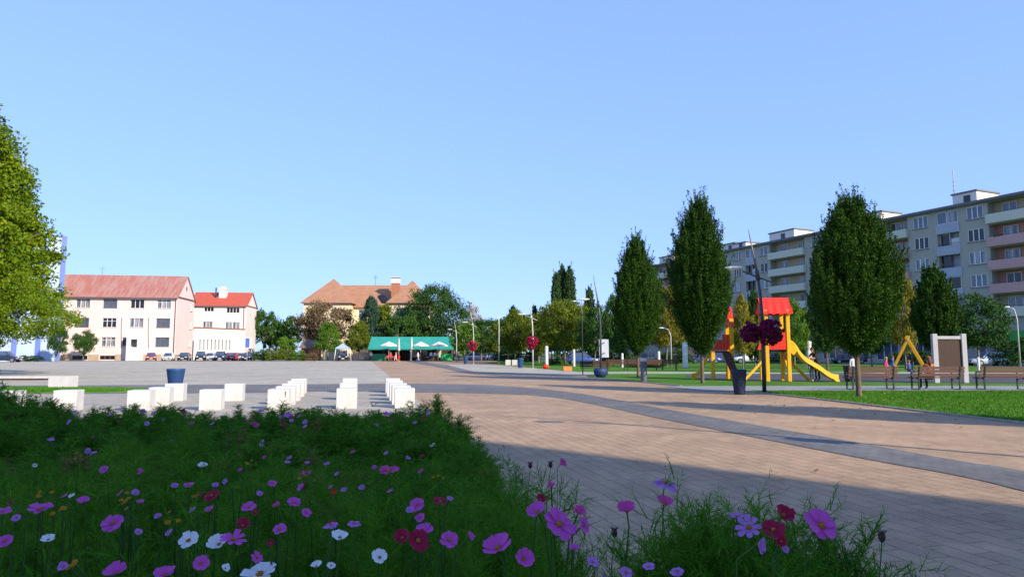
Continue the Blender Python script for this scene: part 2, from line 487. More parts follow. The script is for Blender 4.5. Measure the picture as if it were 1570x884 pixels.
# short grass blades where the lawn is close
def blades(name, poly, n, h, m, zb):
    P = np.array(poly); lo, hi = P.min(0), P.max(0)
    pts = RNG.uniform(lo, hi, (n * 3, 2))
    ins = np.zeros(len(pts), bool); j = len(P) - 1
    for i in range(len(P)):
        xi, yi, xj, yj = *P[i], *P[j]
        c = ((yi > pts[:, 1]) != (yj > pts[:, 1])) & (pts[:, 0] < (xj - xi) * (pts[:, 1] - yi) / (yj - yi + 1e-9) + xi)
        ins ^= c; j = i
    pts = pts[ins][:n]; n = len(pts)
    a = RNG.uniform(0, 2 * PI, n); hh = h * RNG.uniform(0.5, 1.3, n); wd = 0.010
    base = np.c_[pts, np.full(n, zb)]
    d = np.c_[np.cos(a), np.sin(a), np.zeros(n)]
    lean = np.c_[RNG.normal(0, 0.4, (n, 2)) * hh[:, None], hh]
    V = np.stack([base - d * wd, base + d * wd, base + lean], 1).reshape(-1, 3)
    me = arr_mesh(name, V, np.arange(3 * n).reshape(-1, 3), m)
    return tag(link(name, me), kind='stuff')
M['blade'] = leafmat('grass_blade', (0.035, 0.13, 0.01), (0.10, 0.26, 0.02), trans=0.25, clump=0.5)
blades('grass', [(8.9, 23.6), (9.55, 19.6), (10.05, 15.5), (10.3, 13.2), (10.7, 10), (22, 25.1), (8.6, 25.1)], 60000, 0.045, M['blade'], 0.035)
blades('verge_grass', [(-19.3, 26.6), (-19.3, 24.0), (-15.5, 24.2), (-13.6, 25.0), (-13.6, 25.8), (-16, 26.4)], 9000, 0.09, M['blade'], 0.05)

# a few fallen leaves on the lawn and the paving edge
def litter(name, cx, cy, sx, sy, n, z, m):
    P = np.c_[RNG.normal(cx, sx, n), RNG.normal(cy, sy, n), np.full(n, z)]
    a = RNG.uniform(0, 2 * PI, n); s = RNG.uniform(.02, .045, n)[:, None]
    d = np.c_[np.cos(a), np.sin(a), RNG.uniform(-.2, .5, n)] * s; e = np.c_[-np.sin(a), np.cos(a), RNG.uniform(-.2, .4, n)] * s * .6
    V = np.stack([P - d, P + e, P + d, P - e], 1).reshape(-1, 3)
    return tag(link(name, arr_mesh(name, V, np.arange(4 * n).reshape(-1, 4), m)), kind='stuff')
M['dry_leaf'] = leafmat('dry_leaf', (0.16, 0.08, 0.02), (0.36, 0.22, 0.06), None, .1, 3)
litter('fallen_leaves', 11.0, 20.0, 1.8, 4.0, 420, 0.075, M['dry_leaf'])
litter('fallen_leaves', 7.6, 18.5, 1.6, 5.0, 110, 0.035, M['dry_leaf'])
litter('fallen_leaves', 2.2, 7.5, 1.6, 2.6, 26, 0.035, M['dry_leaf'])

# ================================================================== windows
WIN = {}
def window_mesh(wd, ht, lights, fm, gm, transom=0.0, sill=True):
    key = (round(wd, 2), round(ht, 2), lights, fm, gm, transom)
    if key not in WIN:
        f = MB(); b = 0.07
        f.bx(-wd / 2, wd / 2, -0.05, 0.03, 0, b); f.bx(-wd / 2, wd / 2, -0.05, 0.03, ht - b, ht)
        f.bx(-wd / 2, -wd / 2 + b, -0.05, 0.03, b, ht - b); f.bx(wd / 2 - b, wd / 2, -0.05, 0.03, b, ht - b)
        for i in range(1, lights):
            x = -wd / 2 + wd * i / lights
            f.bx(x - 0.05, x + 0.05, -0.045, 0.03, b, ht - b)
        if transom:
            f.bx(-wd / 2 + b, wd / 2 - b, -0.04, 0.03, ht * transom - 0.03, ht * transom + 0.03)
        if sill:
            f.bx(-wd / 2 - 0.06, wd / 2 + 0.06, -0.26, -0.052, -0.05, -0.003, 1)
        g = MB(); g.bx(-wd / 2 + b * .6, wd / 2 - b * .6, 0.0, 0.02, b * .6, ht - b * .6)
        fo = f.build('window', [M[fm], M['sill']]); go = g.build('pane', M[gm])
        WIN[key] = (fo.data, go.data)
        bpy.data.objects.remove(fo); bpy.data.objects.remove(go)
    return WIN[key]

def put_window(parent, o, u, cx, z, wd, ht, lights, fm, gm, inset=0.12, transom=0.0, name='window', sill=True):
    fme, gme = window_mesh(wd, ht, lights, fm, gm, transom, sill)
    o = Vector(o); u = Vector((u[0], u[1], 0)).normalized(); n = Vector((u.y, -u.x, 0))
    p = o + u * cx - n * inset + Vector((0, 0, z))
    f = link(name, fme, parent, p, math.atan2(u.y, u.x))
    link('pane', gme, f)
    return f

def gable_roof(mb, x0, x1, y0, y1, ze, zr, over=0.5, t=0.18, mi=0, endover=0.25):
    """ridge along x"""
    ym = (y0 + y1) / 2; s = (zr - ze) / (ym - y0)
    for sg, ye in ((-1, y0), (1, y1)):
        yo = ye + sg * over; zo = ze - s * over
        a, b = x0 - endover, x1 + endover
        vs = [(a, yo, zo), (b, yo, zo), (b, ym, zr), (a, ym, zr)]
        lo = [(x, y, z - t) for x, y, z in vs]
        mb.add(vs + lo, [(0, 1, 2, 3), (7, 6, 5, 4), (0, 4, 5, 1), (1, 5, 6, 2), (3, 7, 4, 0)] if sg < 0 else
               [(3, 2, 1, 0), (4, 5, 6, 7), (1, 5, 4, 0), (2, 6, 5, 1), (0, 4, 7, 3)], mi)

# ================================================================== pink school building
M['pink_wall'] = mat('pink_render', (0.62, 0.50, 0.47), 0.85, (0.66, 0.545, 0.51), 0.4)
M['cream_wall'] = mat('cream_render', (0.62, 0.565, 0.52), 0.85, (0.66, 0.605, 0.56), 0.4)
M['old_roof'] = mat('weathered_roof', (0.32, 0.12, 0.095), 0.8, (0.34, 0.20, 0.17), 0.9, stretch=(1.6, 0.35, 0.35), lo=0.4, hi=0.62)
M['red_roof'] = mat('red_roof', (0.44, 0.085, 0.05), 0.8, (0.38, 0.07, 0.042), 1.2)
M['plinth'] = mat('plinth', (0.33, 0.25, 0.17), 0.9, (0.42, 0.34, 0.24), 1.2)
M['gutter'] = mat('gutter', (0.20, 0.10, 0.07), 0.6)
M['white_paint'] = mat('white_paint', (0.64, 0.64, 0.61), 0.6, (0.58, 0.58, 0.555), 2)

def pink_building():
    C = (-63.4, 129.0, 0)
    t = thing('school_building', 'long three storey pink building with weathered red roof behind the parked cars', 'building', C, R(9))
    L, Dp, He, Hr = 30.0, 10.6, 12.15, 16.5
    cols = [-2.35, -7.05, -11.75, -16.45, -21.15, -25.85]
    holes, wins = [], []
    wd, ht = 2.4, 1.75
    for r, z in enumerate((2.6, 6.15, 9.75)):
        for c in cols:
            if r == 0 and c in (-7.05,):
                continue
            holes.append((L + c - wd / 2, L + c + wd / 2, z, z + ht)); wins.append((L + c, z, r))
    holes.append((L - 9.4, L - 8.5, 2.7, 4.4))
    bas = []
    for c in cols[2:]:
        bas.append((L + c - 1.3, L + c + 1.3, 0.2, 0.95))
    wl = MB()
    wl.facade((-L, 0, 0), (1, 0), L, He, holes + bas, 0.24, 0)
    gh = [(8.1, 9.1, z, z + 1.75) for z in (2.6, 6.15, 9.75)]
    wl.facade((0, 0, 0), (0, 1), Dp, He, gh, 0.14, 0)
    wl.add([(0, 0, He), (0, Dp, He), (0, Dp / 2, Hr - 0.15)], [(0, 1, 2)])
    wl.add([(-L, 0, He), (-L, Dp, He), (-L, Dp / 2, Hr - 0.15)], [(2, 1, 0)])
    wl.add([(0, Dp, 0), (-L, Dp, 0), (-L, Dp, He), (0, Dp, He)], [(0, 1, 2, 3)])
    wl.add([(-L, 0, 0), (-L, 0, He), (-L, Dp, He), (-L, Dp, 0)], [(0, 1, 2, 3)])
    wl.build('wall', M['pink_wall'], t)
    p = MB()
    for a, b in ((-L, -27.3), (-24.4, -22.6), (-19.7, -17.9), (-15.0, -13.2), (-10.4, -9.3), (-5.5, 0.0)):
        p = MB(); p.bx(a, b, -0.06, -0.002, 0, 1.15); p.build('plinth', M['plinth'], t)
    p = MB(); p.bx(-0.0, 0.06, 0.0, Dp, 0, 1.1); p.build('plinth', M['plinth'], t)
    for c in cols[2:]:
        put_window(t, (0, 0, 0), (1, 0), c, 0.2, 2.6, 0.75, 3, 'win_brown', 'glass_c', 0.12, sill=False, name='basement_window')
    gl = ['glass', 'glass_c', 'glass_b']
    for i, (cx, z, r) in enumerate(wins):
        put_window(t, (-L, 0, 0), (1, 0), cx, z, wd, ht, 3, 'win_white' if (i * 7 + r) % 3 else 'win_brown', gl[(i * 5 + r * 2) % 3], 0.2, transom=0.68 if i % 2 else 0.0)
    put_window(t, (-L, 0, 0), (1, 0), L - 8.95, 2.7, 0.9, 1.7, 1, 'win_white', 'glass', 0.1)
    for z in (2.6, 6.15, 9.75):
        put_window(t, (0, 0, 0), (0, 1), 8.6, z, 1.0, 1.75, 2, 'win_white', 'glass', 0.1)
    rf = MB(); gable_roof(rf, -L, 0, 0, Dp, He + 0.1, Hr, 0.55); ro = rf.build('roof', M['old_roof'], t)
    r2 = MB()
    for k in range(46):                                    # standing seams
        x = -L + 0.3 + k * 0.66
        s = (Hr - He - 0.1) / (Dp / 2)
        r2.bar((x, -0.5, He + 0.1 - s * 0.5 + 0.03), (x, Dp / 2 - 0.1, Hr - s * 0.1 + 0.03), 0.05, 0.06)
    r2.build('roof_seam', M['old_roof'], ro)
    g = MB(); g.bx(-L, 0.1, -0.72, -0.56, He - 0.52, He - 0.38); g.tube([(-0.25, -0.62, He - 0.5), (-0.25, -0.1, He - 0.9), (-0.25, -0.1, 0.1)], 0.07)
    g.bx(0.003, 0.16, -0.3, Dp + 0.3, He - 0.28, He - 0.02)
    g.build('gutter', M['gutter'], t)
    v = MB(); v.ball((0.02, Dp / 2, 14.0), (0.06, 0.3, 0.5)); v.build('attic_vent', M['glass_c'], t)
    e = MB()
    e.facade((-7.9, -1.9, 0), (1, 0), 2.25, 4.7, [(0.7, 1.9, 2.4, 4.0)], 0.1)
    e.bx(-7.9, -5.65, -1.9, -0.01, 4.7, 4.85); e.add([(-7.9, -1.9, 0), (-7.9, -1.9, 4.7), (-7.9, 0, 4.7), (-7.9, 0, 0)], [(3, 2, 1, 0)])
    e.add([(-5.65, -1.9, 0), (-5.65, -1.9, 4.7), (-5.65, 0, 4.7), (-5.65, 0, 0)], [(0, 1, 2, 3)])
    eo = e.build('entrance_porch', M['white_paint'], t)
    wme = window_mesh(1.2, 1.6, 1, 'win_white', 'glass_c', 0.0, False)
    f = link('window', wme[0], eo, (-6.6, -1.82, 2.4)); 
    d = MB(); d.bx(-7.2, -6.0, -1.93, -1.902, 0.05, 2.3); d.build('door', M['white_paint'], eo)
    ws = MB()
    for x in (-9.6, -4.9):
        ws.tube([(x, -0.06, 8.0), (x + 0.05, -0.06, 5.2), (x + 0.2, -0.06, 2.4)], 0.05)
    ws.build('drainpipe', M['gutter'], t)
    ac = MB(); ac.box((-19.4, -0.25, 9.4), (0.8, 0.4, 0.6)); ac.build('air_conditioner', M['white_paint'], t)
    an = MB(); an.tube([(-15.6, Dp / 2, Hr), (-15.6, Dp / 2, Hr + 1.6)], 0.03); an.bx(-16.1, -15.1, Dp / 2 - .02, Dp / 2 + .02, Hr + 1.2, Hr + 1.24)
    an.build('aerial', M['dark_metal'], t)
pink_building()

def second_building():
    D0 = 153.0
    xl, xr = at(292, D0), at(375.5, D0)
    L = xr - xl
    t = thing('office_building', 'cream building with bright red roof and small chimney behind the pink one', 'building', (xr, D0, 0), R(7))
    He, Hr, Dp = 12.1, 15.3, 9.0
    kx = L / 83.5
    wd1 = [((313, 327), 3, 10.6, 1.0), ((346, 365), 4, 10.3, 1.3), ((312, 326), 3, 7.0, 1.4), ((345, 366), 4, 6.7, 1.6)]
    holes = []
    for (a, b), n, z, h in wd1:
        holes.append(((a - 292) * kx, (b - 292) * kx, z, z + h))
    wl = MB(); wl.facade((-L, 0, 0), (1, 0), L, He, holes, 0.16)
    wl.facade((0, 0, 0), (0, 1), Dp, He, [(3.4, 4.4, 9.6, 10.3), (3.4, 4.2, 6.2, 6.8)], 0.12)
    wl.add([(0, 0, He), (0, Dp, He), (0, Dp / 2, Hr - .1)], [(0, 1, 2)]); wl.add([(-L, 0, He), (-L, Dp, He), (-L, Dp / 2, Hr - .1)], [(2, 1, 0)])
    wl.add([(0, Dp, 0), (-L, Dp, 0), (-L, Dp, He), (0, Dp, He)], [(0, 1, 2, 3)])
    wl.build('wall', M['cream_wall'], t)
    for ((a, b), n, z, h), hl in zip(wd1, holes):
        put_window(t, (-L, 0, 0), (1, 0), (hl[0] + hl[1]) / 2, z, hl[1] - hl[0], h, n, 'win_white', 'glass_c' if z > 9 else 'glass_b', 0.14, sill=False)
    put_window(t, (0, 0, 0), (0, 1), 3.9, 9.6, 1.0, 0.7, 1, 'win_white', 'glass', 0.1, sill=False)
    put_window(t, (0, 0, 0), (0, 1), 3.8, 6.2, 0.8, 0.6, 1, 'win_white', 'glass', 0.1, sill=False)
    rf = MB(); gable_roof(rf, -L, 0, 0, Dp, He + .1, Hr, 0.4); ro = rf.build('roof', M['red_roof'], t)
    c = MB(); cx = -(375.5 - 334.5) * kx
    c.bx(cx - 0.8, cx + 0.8, 2.4, 3.6, 13.2, 15.8); c.bx(cx - 0.95, cx + 0.95, 2.3, 3.7, 15.8, 16.05); c.bx(cx - .5, cx + .5, 2.6, 3.4, 16.05, 16.4)
    c.build('chimney', M['cream_wall'], ro)
    v = MB(); v.tube([(cx - 1.5, 2.6, 13.4), (cx - 1.5, 2.6, 16.2)], 0.16); v.build('vent_pipe', M['dark_metal'], ro)
    g = MB(); g.bx(-L, 0.05, -0.55, -0.42, He - .35, He - .2); g.tube([(-0.5, -0.1, He - .4), (-0.5, -0.1, 0)], 0.07); g.bx(0.003, 0.14, -.2, Dp + .2, He - .2, He)
    g.build('gutter', M['gutter'], t)
second_building()

def annex():
    a = Vector((at(296.5, 139.8), 139.8, 0)); b = Vector((at(374, 151), 151, 0))
    u = (b - a); L = u.length; rz = math.atan2(u.y, u.x)
    t = thing('annex_building', 'low flat cream annex with a row of slit windows between the two red roofed buildings', 'building', a, rz)
    H = 6.5
    wn = [(1.2 + i * 0.92, 1.75 + i * 0.92, 2.0, 4.3) for i in range(9)]
    wl = MB(); wl.facade((0, 0, 0), (1, 0), L, H, wn, 0.1)
    wl.facade((L, 0, 0), (0, 1), 3.0, H, [], 0.1); wl.add([(0, 0, H), (L, 0, H), (L, 6, H), (0, 6, H)], [(0, 1, 2, 3)])
    wl.build('wall', M['cream_wall'], t)
    for a0, b0, z0, z1 in wn:
        put_window(t, (0, 0, 0), (1, 0), (a0 + b0) / 2, z0, b0 - a0, z1 - z0, 1, 'win_white', 'glass_b', 0.08, sill=False)
    c = MB(); c.bx(-0.1, L + .1, -0.12, -0.003, H - 0.02, H + 0.22); c.build('coping', M['gutter'], t)
annex()

# ================================================================== striped blue tower
M['panel_pale'] = mat('pale_blue_panel', (0.33, 0.43, 0.58), 0.5, (0.30, 0.40, 0.55), 0.5)
M['panel_blue'] = mat('blue_panel', (0.09, 0.15, 0.45), 0.5, (0.08, 0.13, 0.40), 0.5)
def tower():
    D0 = 119.0
    xr = at(90, D0, 541) + 0.2
    t = thing('striped_building', 'tall pale building with dark blue vertical stripes behind the big leafy tree', 'building', (xr, D0, 0), R(40))
    H = 21.6; L = 34
    wl = MB(); wl.facade((-L, 0, 0), (1, 0), L, H, [(L - 3.7, L - 2.8, 12.5, 18.0)], 0.15); wl.facade((0, 0, 0), (0, 1), 14, H, [])
    wl.add([(-L, 0, H), (0, 0, H), (0, 14, H), (-L, 14, H)], [(0, 1, 2, 3)])
    wl.build('wall', M['panel_pale'], t)
    put_window(t, (-L, 0, 0), (1, 0), L - 3.25, 12.5, 0.9, 5.5, 1, 'win_white', 'glass_b', 0.1, sill=False)
    for k in range(11):
        x = -0.35 - k * 3.1 + (0.2 if k % 2 else 0)
        sb = MB(); sb.bx(x - 0.38, x + 0.38, -0.09, -0.003, 0.0, H + 0.15); sb.build('stripe_panel', M['panel_blue'], t)
    c = MB(); c.bx(-L, 0.06, -0.12, 14, H + 0.003, H + 0.25); c.build('roof_coping', M['panel_blue'], t)
tower()

# ================================================================== villa with tiled roof
M['tile_roof'] = mat('clay_tile_roof', (0.36, 0.185, 0.10), 0.85, (0.29, 0.15, 0.09), 0.8, lo=0.4, hi=0.65, bump=0.3, bscale=9)
M['villa_wall'] = mat('villa_render', (0.66, 0.55, 0.36), 0.85, (0.70, 0.59, 0.40), 0.4)
M['brick'] = mat('chimney_brick', (0.42, 0.17, 0.09), 0.9, (0.34, 0.13, 0.07), 5)
def villa():
    D0 = 150.0
    X = lambda px, d=D0: at(px, d)
    x0 = X(463.5)
    t = thing('villa', 'yellow villa with orange hipped tile roof and two corner peaks behind the trees', 'building', (x0, D0, 0), 0)
    wL = X(534) - x0; a2 = X(595.5) - x0; b2 = X(655) - x0
    He, Hc = 12.6, 12.2
    mb = MB()
    def wing(a, b, dep):
        hs = []
        for z in (2.0, 5.6, 9.2):
            for c in (0.27, 0.73):
                cx = (b - a) * c
                hs.append((cx - 0.8, cx + 0.8, z, z + 2.0))
        mb.facade((a, 0, 0), (1, 0), b - a, He, hs, 0.18)
        mb.facade((b, 0, 0), (0, 1), dep, He, [(1.2, 2.4, 9.2, 11.2), (1.2, 2.4, 5.6, 7.6)], 0.18)
        mb.facade((a, dep, 0), (0, -1), dep, He, [], 0.18)
        for h in hs:
            put_window(t, (a, 0, 0), (1, 0), (h[0] + h[1]) / 2, h[2], 1.6, 2.0, 2, 'win_white', 'glass', 0.14, 0.65)
        for z in (9.2, 5.6):
            put_window(t, (b, 0, 0), (0, 1), 1.8, z, 1.2, 2.0, 2, 'win_white', 'glass', 0.14, 0.65)
    wing(0, wL, 13); wing(a2, b2, 13)
    hs = []
    cw = a2 - wL
    for z in (5.6, 9.2):
        for c in (0.24, 0.5, 0.83):
            hs.append((cw * c - 0.95, cw * c + 0.95, z, z + 1.9))
    mb.facade((wL, 4.0, 0), (1, 0), cw, Hc, hs, 0.18)
    for k, h in enumerate(hs):
        put_window(t, (wL, 4.0, 0), (1, 0), (h[0] + h[1]) / 2, h[2], 1.9, 1.9, 2 if k % 3 < 2 else 3, 'win_white' if k % 3 < 2 else 'win_brown', 'glass' if k % 3 < 2 else 'glass_c', 0.14, 0.6)
    mb.build('wall', M['villa_wall'], t)
    rf = MB(); o = 0.7
    def hip(a, b, y0, y1, ze, apex, mi=0):
        cx, cy = (a + b) / 2, (y0 + y1) / 2
        vs = [(a - o, y0 - o, ze - .25), (b + o, y0 - o, ze - .25), (b + o, y1 + o, ze - .25), (a - o, y1 + o, ze - .25), (cx, cy, apex)]
        rf.add(vs, [(0, 1, 4), (1, 2, 4), (2, 3, 4), (3, 0, 4), (3, 2, 1, 0)])
    hip(0, wL, 0, 11.5, He, 18.4); hip(a2, b2, 0, 11.5, He, 18.0)
    zr = 17.3; s = (zr - Hc) / 6.0
    A, B = wL / 2, (a2 + b2) / 2
    rf.add([(wL - 1, 4.0 - .6, Hc - s * .6 + .1), (a2 + 1, 4.0 - .6, Hc - s * .6 + .1), (B, 10, zr), (A, 10, zr)], [(0, 1, 2, 3)])
    rf.add([(A, 10, zr), (B, 10, zr), (B, 17, Hc), (A, 17, Hc)], [(0, 1, 2, 3)])
    rf.add([(wL - 1, 4.0 - .62, Hc - s * .6 - .1), (a2 + 1, 4.0 - .62, Hc - s * .6 - .1), (a2 + 1, 4.0 - .62, Hc - s * .6 + .1), (wL - 1, 4.0 - .62, Hc - s * .6 + .1)], [(0, 1, 2, 3)])
    ro = rf.build('roof', M['tile_roof'], t)
    cx = X(605, 155) - x0
    c = MB(); c.bx(cx - 0.9, cx + 0.9, 4.4, 5.6, 14.0, 17.2); c.build('chimney', M['brick'], ro)
    c2 = MB(); c2.bx(cx - 1.0, cx + 1.0, 4.3, 5.7, 17.2, 18.3); c2.bx(cx - 1.2, cx + 1.2, 4.15, 5.85, 18.5, 18.62)
    for dx in (-.85, .85): c2.bx(cx + dx - .1, cx + dx + .1, 4.6, 5.4, 18.3, 18.5)
    c2.build('chimney_cap', M['white_paint'], ro)
    dx0, dx1 = X(575, 154) - x0, X(592, 154) - x0
    d = MB(); d.add([(dx0, 6.2, 14.7), (dx0 + 1.5, 6.2, 14.7), (dx1 + .4, 4.2, 12.9), (dx0 + 1.4, 4.2, 12.9)], [(0, 3, 2, 1)])
    d.add([(dx0, 6.2, 14.5), (dx0 + 1.5, 6.2, 14.5), (dx1 + .4, 4.2, 12.7), (dx0 + 1.4, 4.2, 12.7)], [(0, 1, 2, 3)])
    d.build('roof_panel', M['glass_c'], ro)
    an = MB(); ax = X(571, 158) - x0
    an.tube([(ax, 10, zr - .2), (ax, 10, zr + 2.4)], 0.035); an.bx(ax - .6, ax + .6, 9.98, 10.02, zr + 1.6, zr + 1.66); an.bx(ax - .4, ax + .4, 9.98, 10.02, zr + 2.1, zr + 2.16)
    an.build('aerial', M['dark_metal'], ro)
    bx_ = a2 - 1.6
    b = MB(); b.bx(bx_ - .1, a2 - .05, 2.6, 3.98, 8.6, 8.8); b.bx(bx_ - .1, a2 - .05, 2.55, 2.62, 8.8, 9.7); b.build('balcony', M['dark_metal'], t)
villa()

# ================================================================== long apartment blocks on the right
M['win_frame'] = mat('window_frame', (0.80, 0.80, 0.78), 0.5)
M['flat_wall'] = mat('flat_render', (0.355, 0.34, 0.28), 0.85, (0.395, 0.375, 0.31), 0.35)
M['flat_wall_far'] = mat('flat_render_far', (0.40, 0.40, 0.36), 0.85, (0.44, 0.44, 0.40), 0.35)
M['flat_grey'] = mat('spandrel_grey', (0.36, 0.38, 0.44), 0.8, (0.40, 0.42, 0.47), 0.6)
M['flat_pink'] = mat('balcony_pink', (0.50, 0.29, 0.27), 0.8, (0.55, 0.33, 0.30), 0.6)
M['flat_rose'] = mat('recess_rose', (0.48, 0.22, 0.17), 0.85, (0.53, 0.26, 0.20), 0.6)
M['flat_cream'] = mat('balcony_cream', (0.55, 0.54, 0.42), 0.8, (0.60, 0.58, 0.46), 0.6)
M['flat_recess'] = mat('recess_ochre', (0.46, 0.40, 0.24), 0.85, (0.5, 0.44, 0.27), 0.6)
M['roof_dark'] = mat('roof_edge', (0.13, 0.13, 0.14), 0.8, (0.17, 0.17, 0.17), 0.6)
M['hut_white'] = mat('hut_render', (0.66, 0.62, 0.54), 0.85, (0.72, 0.68, 0.60), 0.6)
M['shop_green'] = mat('shop_green', (0.05, 0.30, 0.05), 0.6, (0.04, 0.25, 0.05), 0.8)
UX, UY = -0.407, 0.9134
P0 = Vector((54.6, 80.0, 0))
FL = [16.45, 13.75, 11.05, 8.35, 5.65]

def flats(name, label, t0, t1, cols, wallm, huts, pinkrows, off=0.0):
    """cols: (t, kind, width). Local x runs from the far end towards the near end (seen from outside: left to right)."""
    u = Vector((-UX, -UY, 0)); n = Vector((u.y, -u.x, 0))
    org = P0 + Vector((UX, UY, 0)) * t1 + n * off
    rz = math.atan2(u.y, u.x)
    t = thing(name, label, 'building', org, rz)
    L = t1 - t0; H = 18.95
    holes, wn, bal, spd = [], [], [], []
    for (tc, kd, wd) in cols:
        x = t1 - tc
        for r, z in enumerate(FL):
            if kd == 'win':
                holes.append((x - wd / 2, x + wd / 2, z + .75, z + 2.25)); wn.append((x, z + .75, wd, 1.5, 3 if wd > 1.6 else 2, r))
            elif kd == 'stair':
                holes.append((x - wd / 2, x + wd / 2, z + .72, z + 2.3, 0.9)); spd.append((x, z, wd, r))
            else:
                holes.append((x - wd / 2, x + wd / 2, z - .02, z + 2.42, 1.25)); bal.append((x, z, wd, r, tc))
    shop = []
    x = 1.5
    while x < L - 4:
        shop.append((x, x + 3.2, 0.5, 3.0)); x += 4.4
    mb = MB(); mb.facade((0, 0, 0), (1, 0), L, H, holes + shop, 0.14)
    mb.add([(L, 0, 0), (L, 11, 0), (L, 11, H), (L, 0, H)], [(0, 1, 2, 3)]); mb.add([(0, 0, 0), (0, 11, 0), (0, 11, H), (0, 0, H)], [(3, 2, 1, 0)])
    mb.add([(0, 11, 0), (L, 11, 0), (L, 11, H), (0, 11, H)], [(3, 2, 1, 0)])
    mb.build('wall', wallm, t)
    rf = MB(); rf.bx(-.3, L + .3, -0.55, 11.3, H + .003, H + .32); rf.build('roof', M['roof_dark'], t)
    gl = ['glass', 'glass_b', 'glass', 'glass_b', 'glass_c']
    for i, (x, z, wd, ht, nl, r) in enumerate(wn):
        put_window(t, (0, 0, 0), (1, 0), x, z, wd, ht, nl, 'win_frame', gl[(i * 3 + r) % 5], 0.1)
    for i, (x, z, wd, r) in enumerate(spd):
        sp = MB(); sp.bx(x - wd / 2 - .12, x + wd / 2 + .12, -.09, -.003, z - .42, z + .70); sp.build('spandrel_panel', M['flat_grey'], t)
        bk = MB(); bk.bx(x - wd / 2, x + wd / 2, 0.88, 0.92, z + .5, z + 2.4); bk.build('loggia_back', M['flat_grey'], t)
        if i % 5 in (0, 3):
            put_window(t, (0, 0, 0), (1, 0), x - wd * .25, z + .74, wd * .46, 1.52, 1, 'win_white', gl[i % 5], 0.04, sill=False)
            put_window(t, (0, 0, 0), (1, 0), x + wd * .25, z + .74, wd * .46, 1.52, 1, 'win_white', gl[(i + 1) % 5], 0.04, sill=False)
        else:
            put_window(t, (0, 0, 0), (1, 0), x - wd * .25, z + .74, wd * .46, 1.52, 1, 'win_white' if i % 2 else 'win_brown', 'glass_c', 0.5, sill=False)
            rl = MB(); rl.bx(x - wd / 2, x + wd / 2, 0.04, 0.07, z + .95, z + 1.0); rl.build('railing', M['dark_metal'], t)
            if i % 2:
                cl = MB(); cl.bx(x + .1, x + wd / 2 - .15, .42, .44, z + .75, z + 1.6); cl.build('laundry', M['white_paint'], t)
    for i, (x, z, wd, r, tc) in enumerate(bal):
        pk = r in pinkrows and not 15 < tc < 42
        b = MB(); b.bx(x - wd / 2 - .06, x + wd / 2 + .06, -.50, -.40, z - .16, z + .92)
        b.bx(x - wd / 2 - .06, x - wd / 2 + .04, -.40, -.003, z - .16, z + .92); b.bx(x + wd / 2 - .04, x + wd / 2 + .06, -.40, -.003, z - .16, z + .92)
        b.bx(x - wd / 2, x + wd / 2, -.40, 1.2, z - .16, z - .03)
        bo = b.build('balcony', M['flat_pink'] if pk else M['flat_cream'], t)
        bk = MB(); bk.bx(x - wd / 2, x + wd / 2, 1.21, 1.27, z - .02, z + 2.42); bk.build('back_wall', M['flat_rose'] if pk else M['flat_recess'], bo)
        hr = MB(); hr.bx(x - wd / 2, x + wd / 2, -.47, -.44, z + 1.02, z + 1.06); hr.bx(x - .02, x + .02, -.47, -.44, z + .9, z + 1.02); hr.build('handrail', M['dark_metal'], bo)
        for dx, ww, zz, hh in ((-.22, 1.6, .8, 1.4), (.25, 0.9, .05, 2.1)):
            put_window(t, (0, 0, 0), (1, 0), x + wd * dx, z + zz, ww, hh, 2 if ww > 1 else 1, 'win_white', gl[(i * 2 + r) % 5], 1.15, sill=False)
        if i % 3 == 1:
            fb = MB()
            for q in range(16):
                fb.ball((x - wd * .3 + random.uniform(-.5, .5), -.45 + random.uniform(-.1, .1), z + .98 + random.uniform(-.05, .12)), random.uniform(.06, .13), 6, 4)
            fb.build('balcony_plants', M['shrub_leaf'], bo)
    for i, s_ in enumerate(shop):
        put_window(t, (0, 0, 0), (1, 0), (s_[0] + s_[1]) / 2, .5, 3.2, 2.5, 3, 'win_white', 'glass', 0.1, sill=False, name='shop_window')
    fa = MB(); fa.bx(0.5, L - .5, -1.1, -.003, 3.5, 3.75); fa.build('shop_canopy', M['roof_dark'], t)
    for (tc, wd, dp, hh) in huts:
        x = t1 - tc
        h = MB(); h.bx(x - wd / 2, x + wd / 2, 1.2, 1.2 + dp, H + .32, H + .32 + hh)
        ho = h.build('roof_housing', M['hut_white'], t)
        r2 = MB(); r2.bx(x - wd / 2 - .15, x + wd / 2 + .15, 1.05, 1.35 + dp, H + .325 + hh, H + .5 + hh); r2.build('housing_roof', M['roof_dark'] , ho)
        d = MB(); d.bx(x - .1, x + .7, 1.15, 1.197, H + .5, H + 1.5); d.build('hatch', M['glass_c'], ho)
    return t, L, H

M['shrub_leaf'] = mat('shrub_leaf', (0.03, 0.07, 0.015), 0.8, (0.06, 0.12, 0.03), 8)
near_cols = [(-10.2, 'win', 1.9), (-5.0, 'bal', 6.2), (-0.4, 'win', 1.9), (2.9, 'stair', 2.7), (6.35, 'win', 1.9), (9.8, 'bal', 3.4),
             (13.6, 'win', 1.9), (16.6, 'stair', 2.7), (19.8, 'win', 1.9), (22.9, 'win', 1.5), (28.4, 'bal', 7.0), (33.3, 'win', 1.6), (36.3, 'stair', 2.2), (39.4, 'win', 1.7)]
tb, L_, H_ = flats('apartment_block', 'long five storey olive apartment block with pink and cream balconies', -13, 41.4, near_cols, M['flat_wall'],
                   [(1.4, 2.9, 4.2, 1.5), (14.5, 3.6, 4.0, 1.4), (30.5, 5.2, 4.0, 1.5), (40.0, 3.0, 3.6, 1.0)], (1, 2, 3))
an = MB(); ax = 41.4 - 3.1
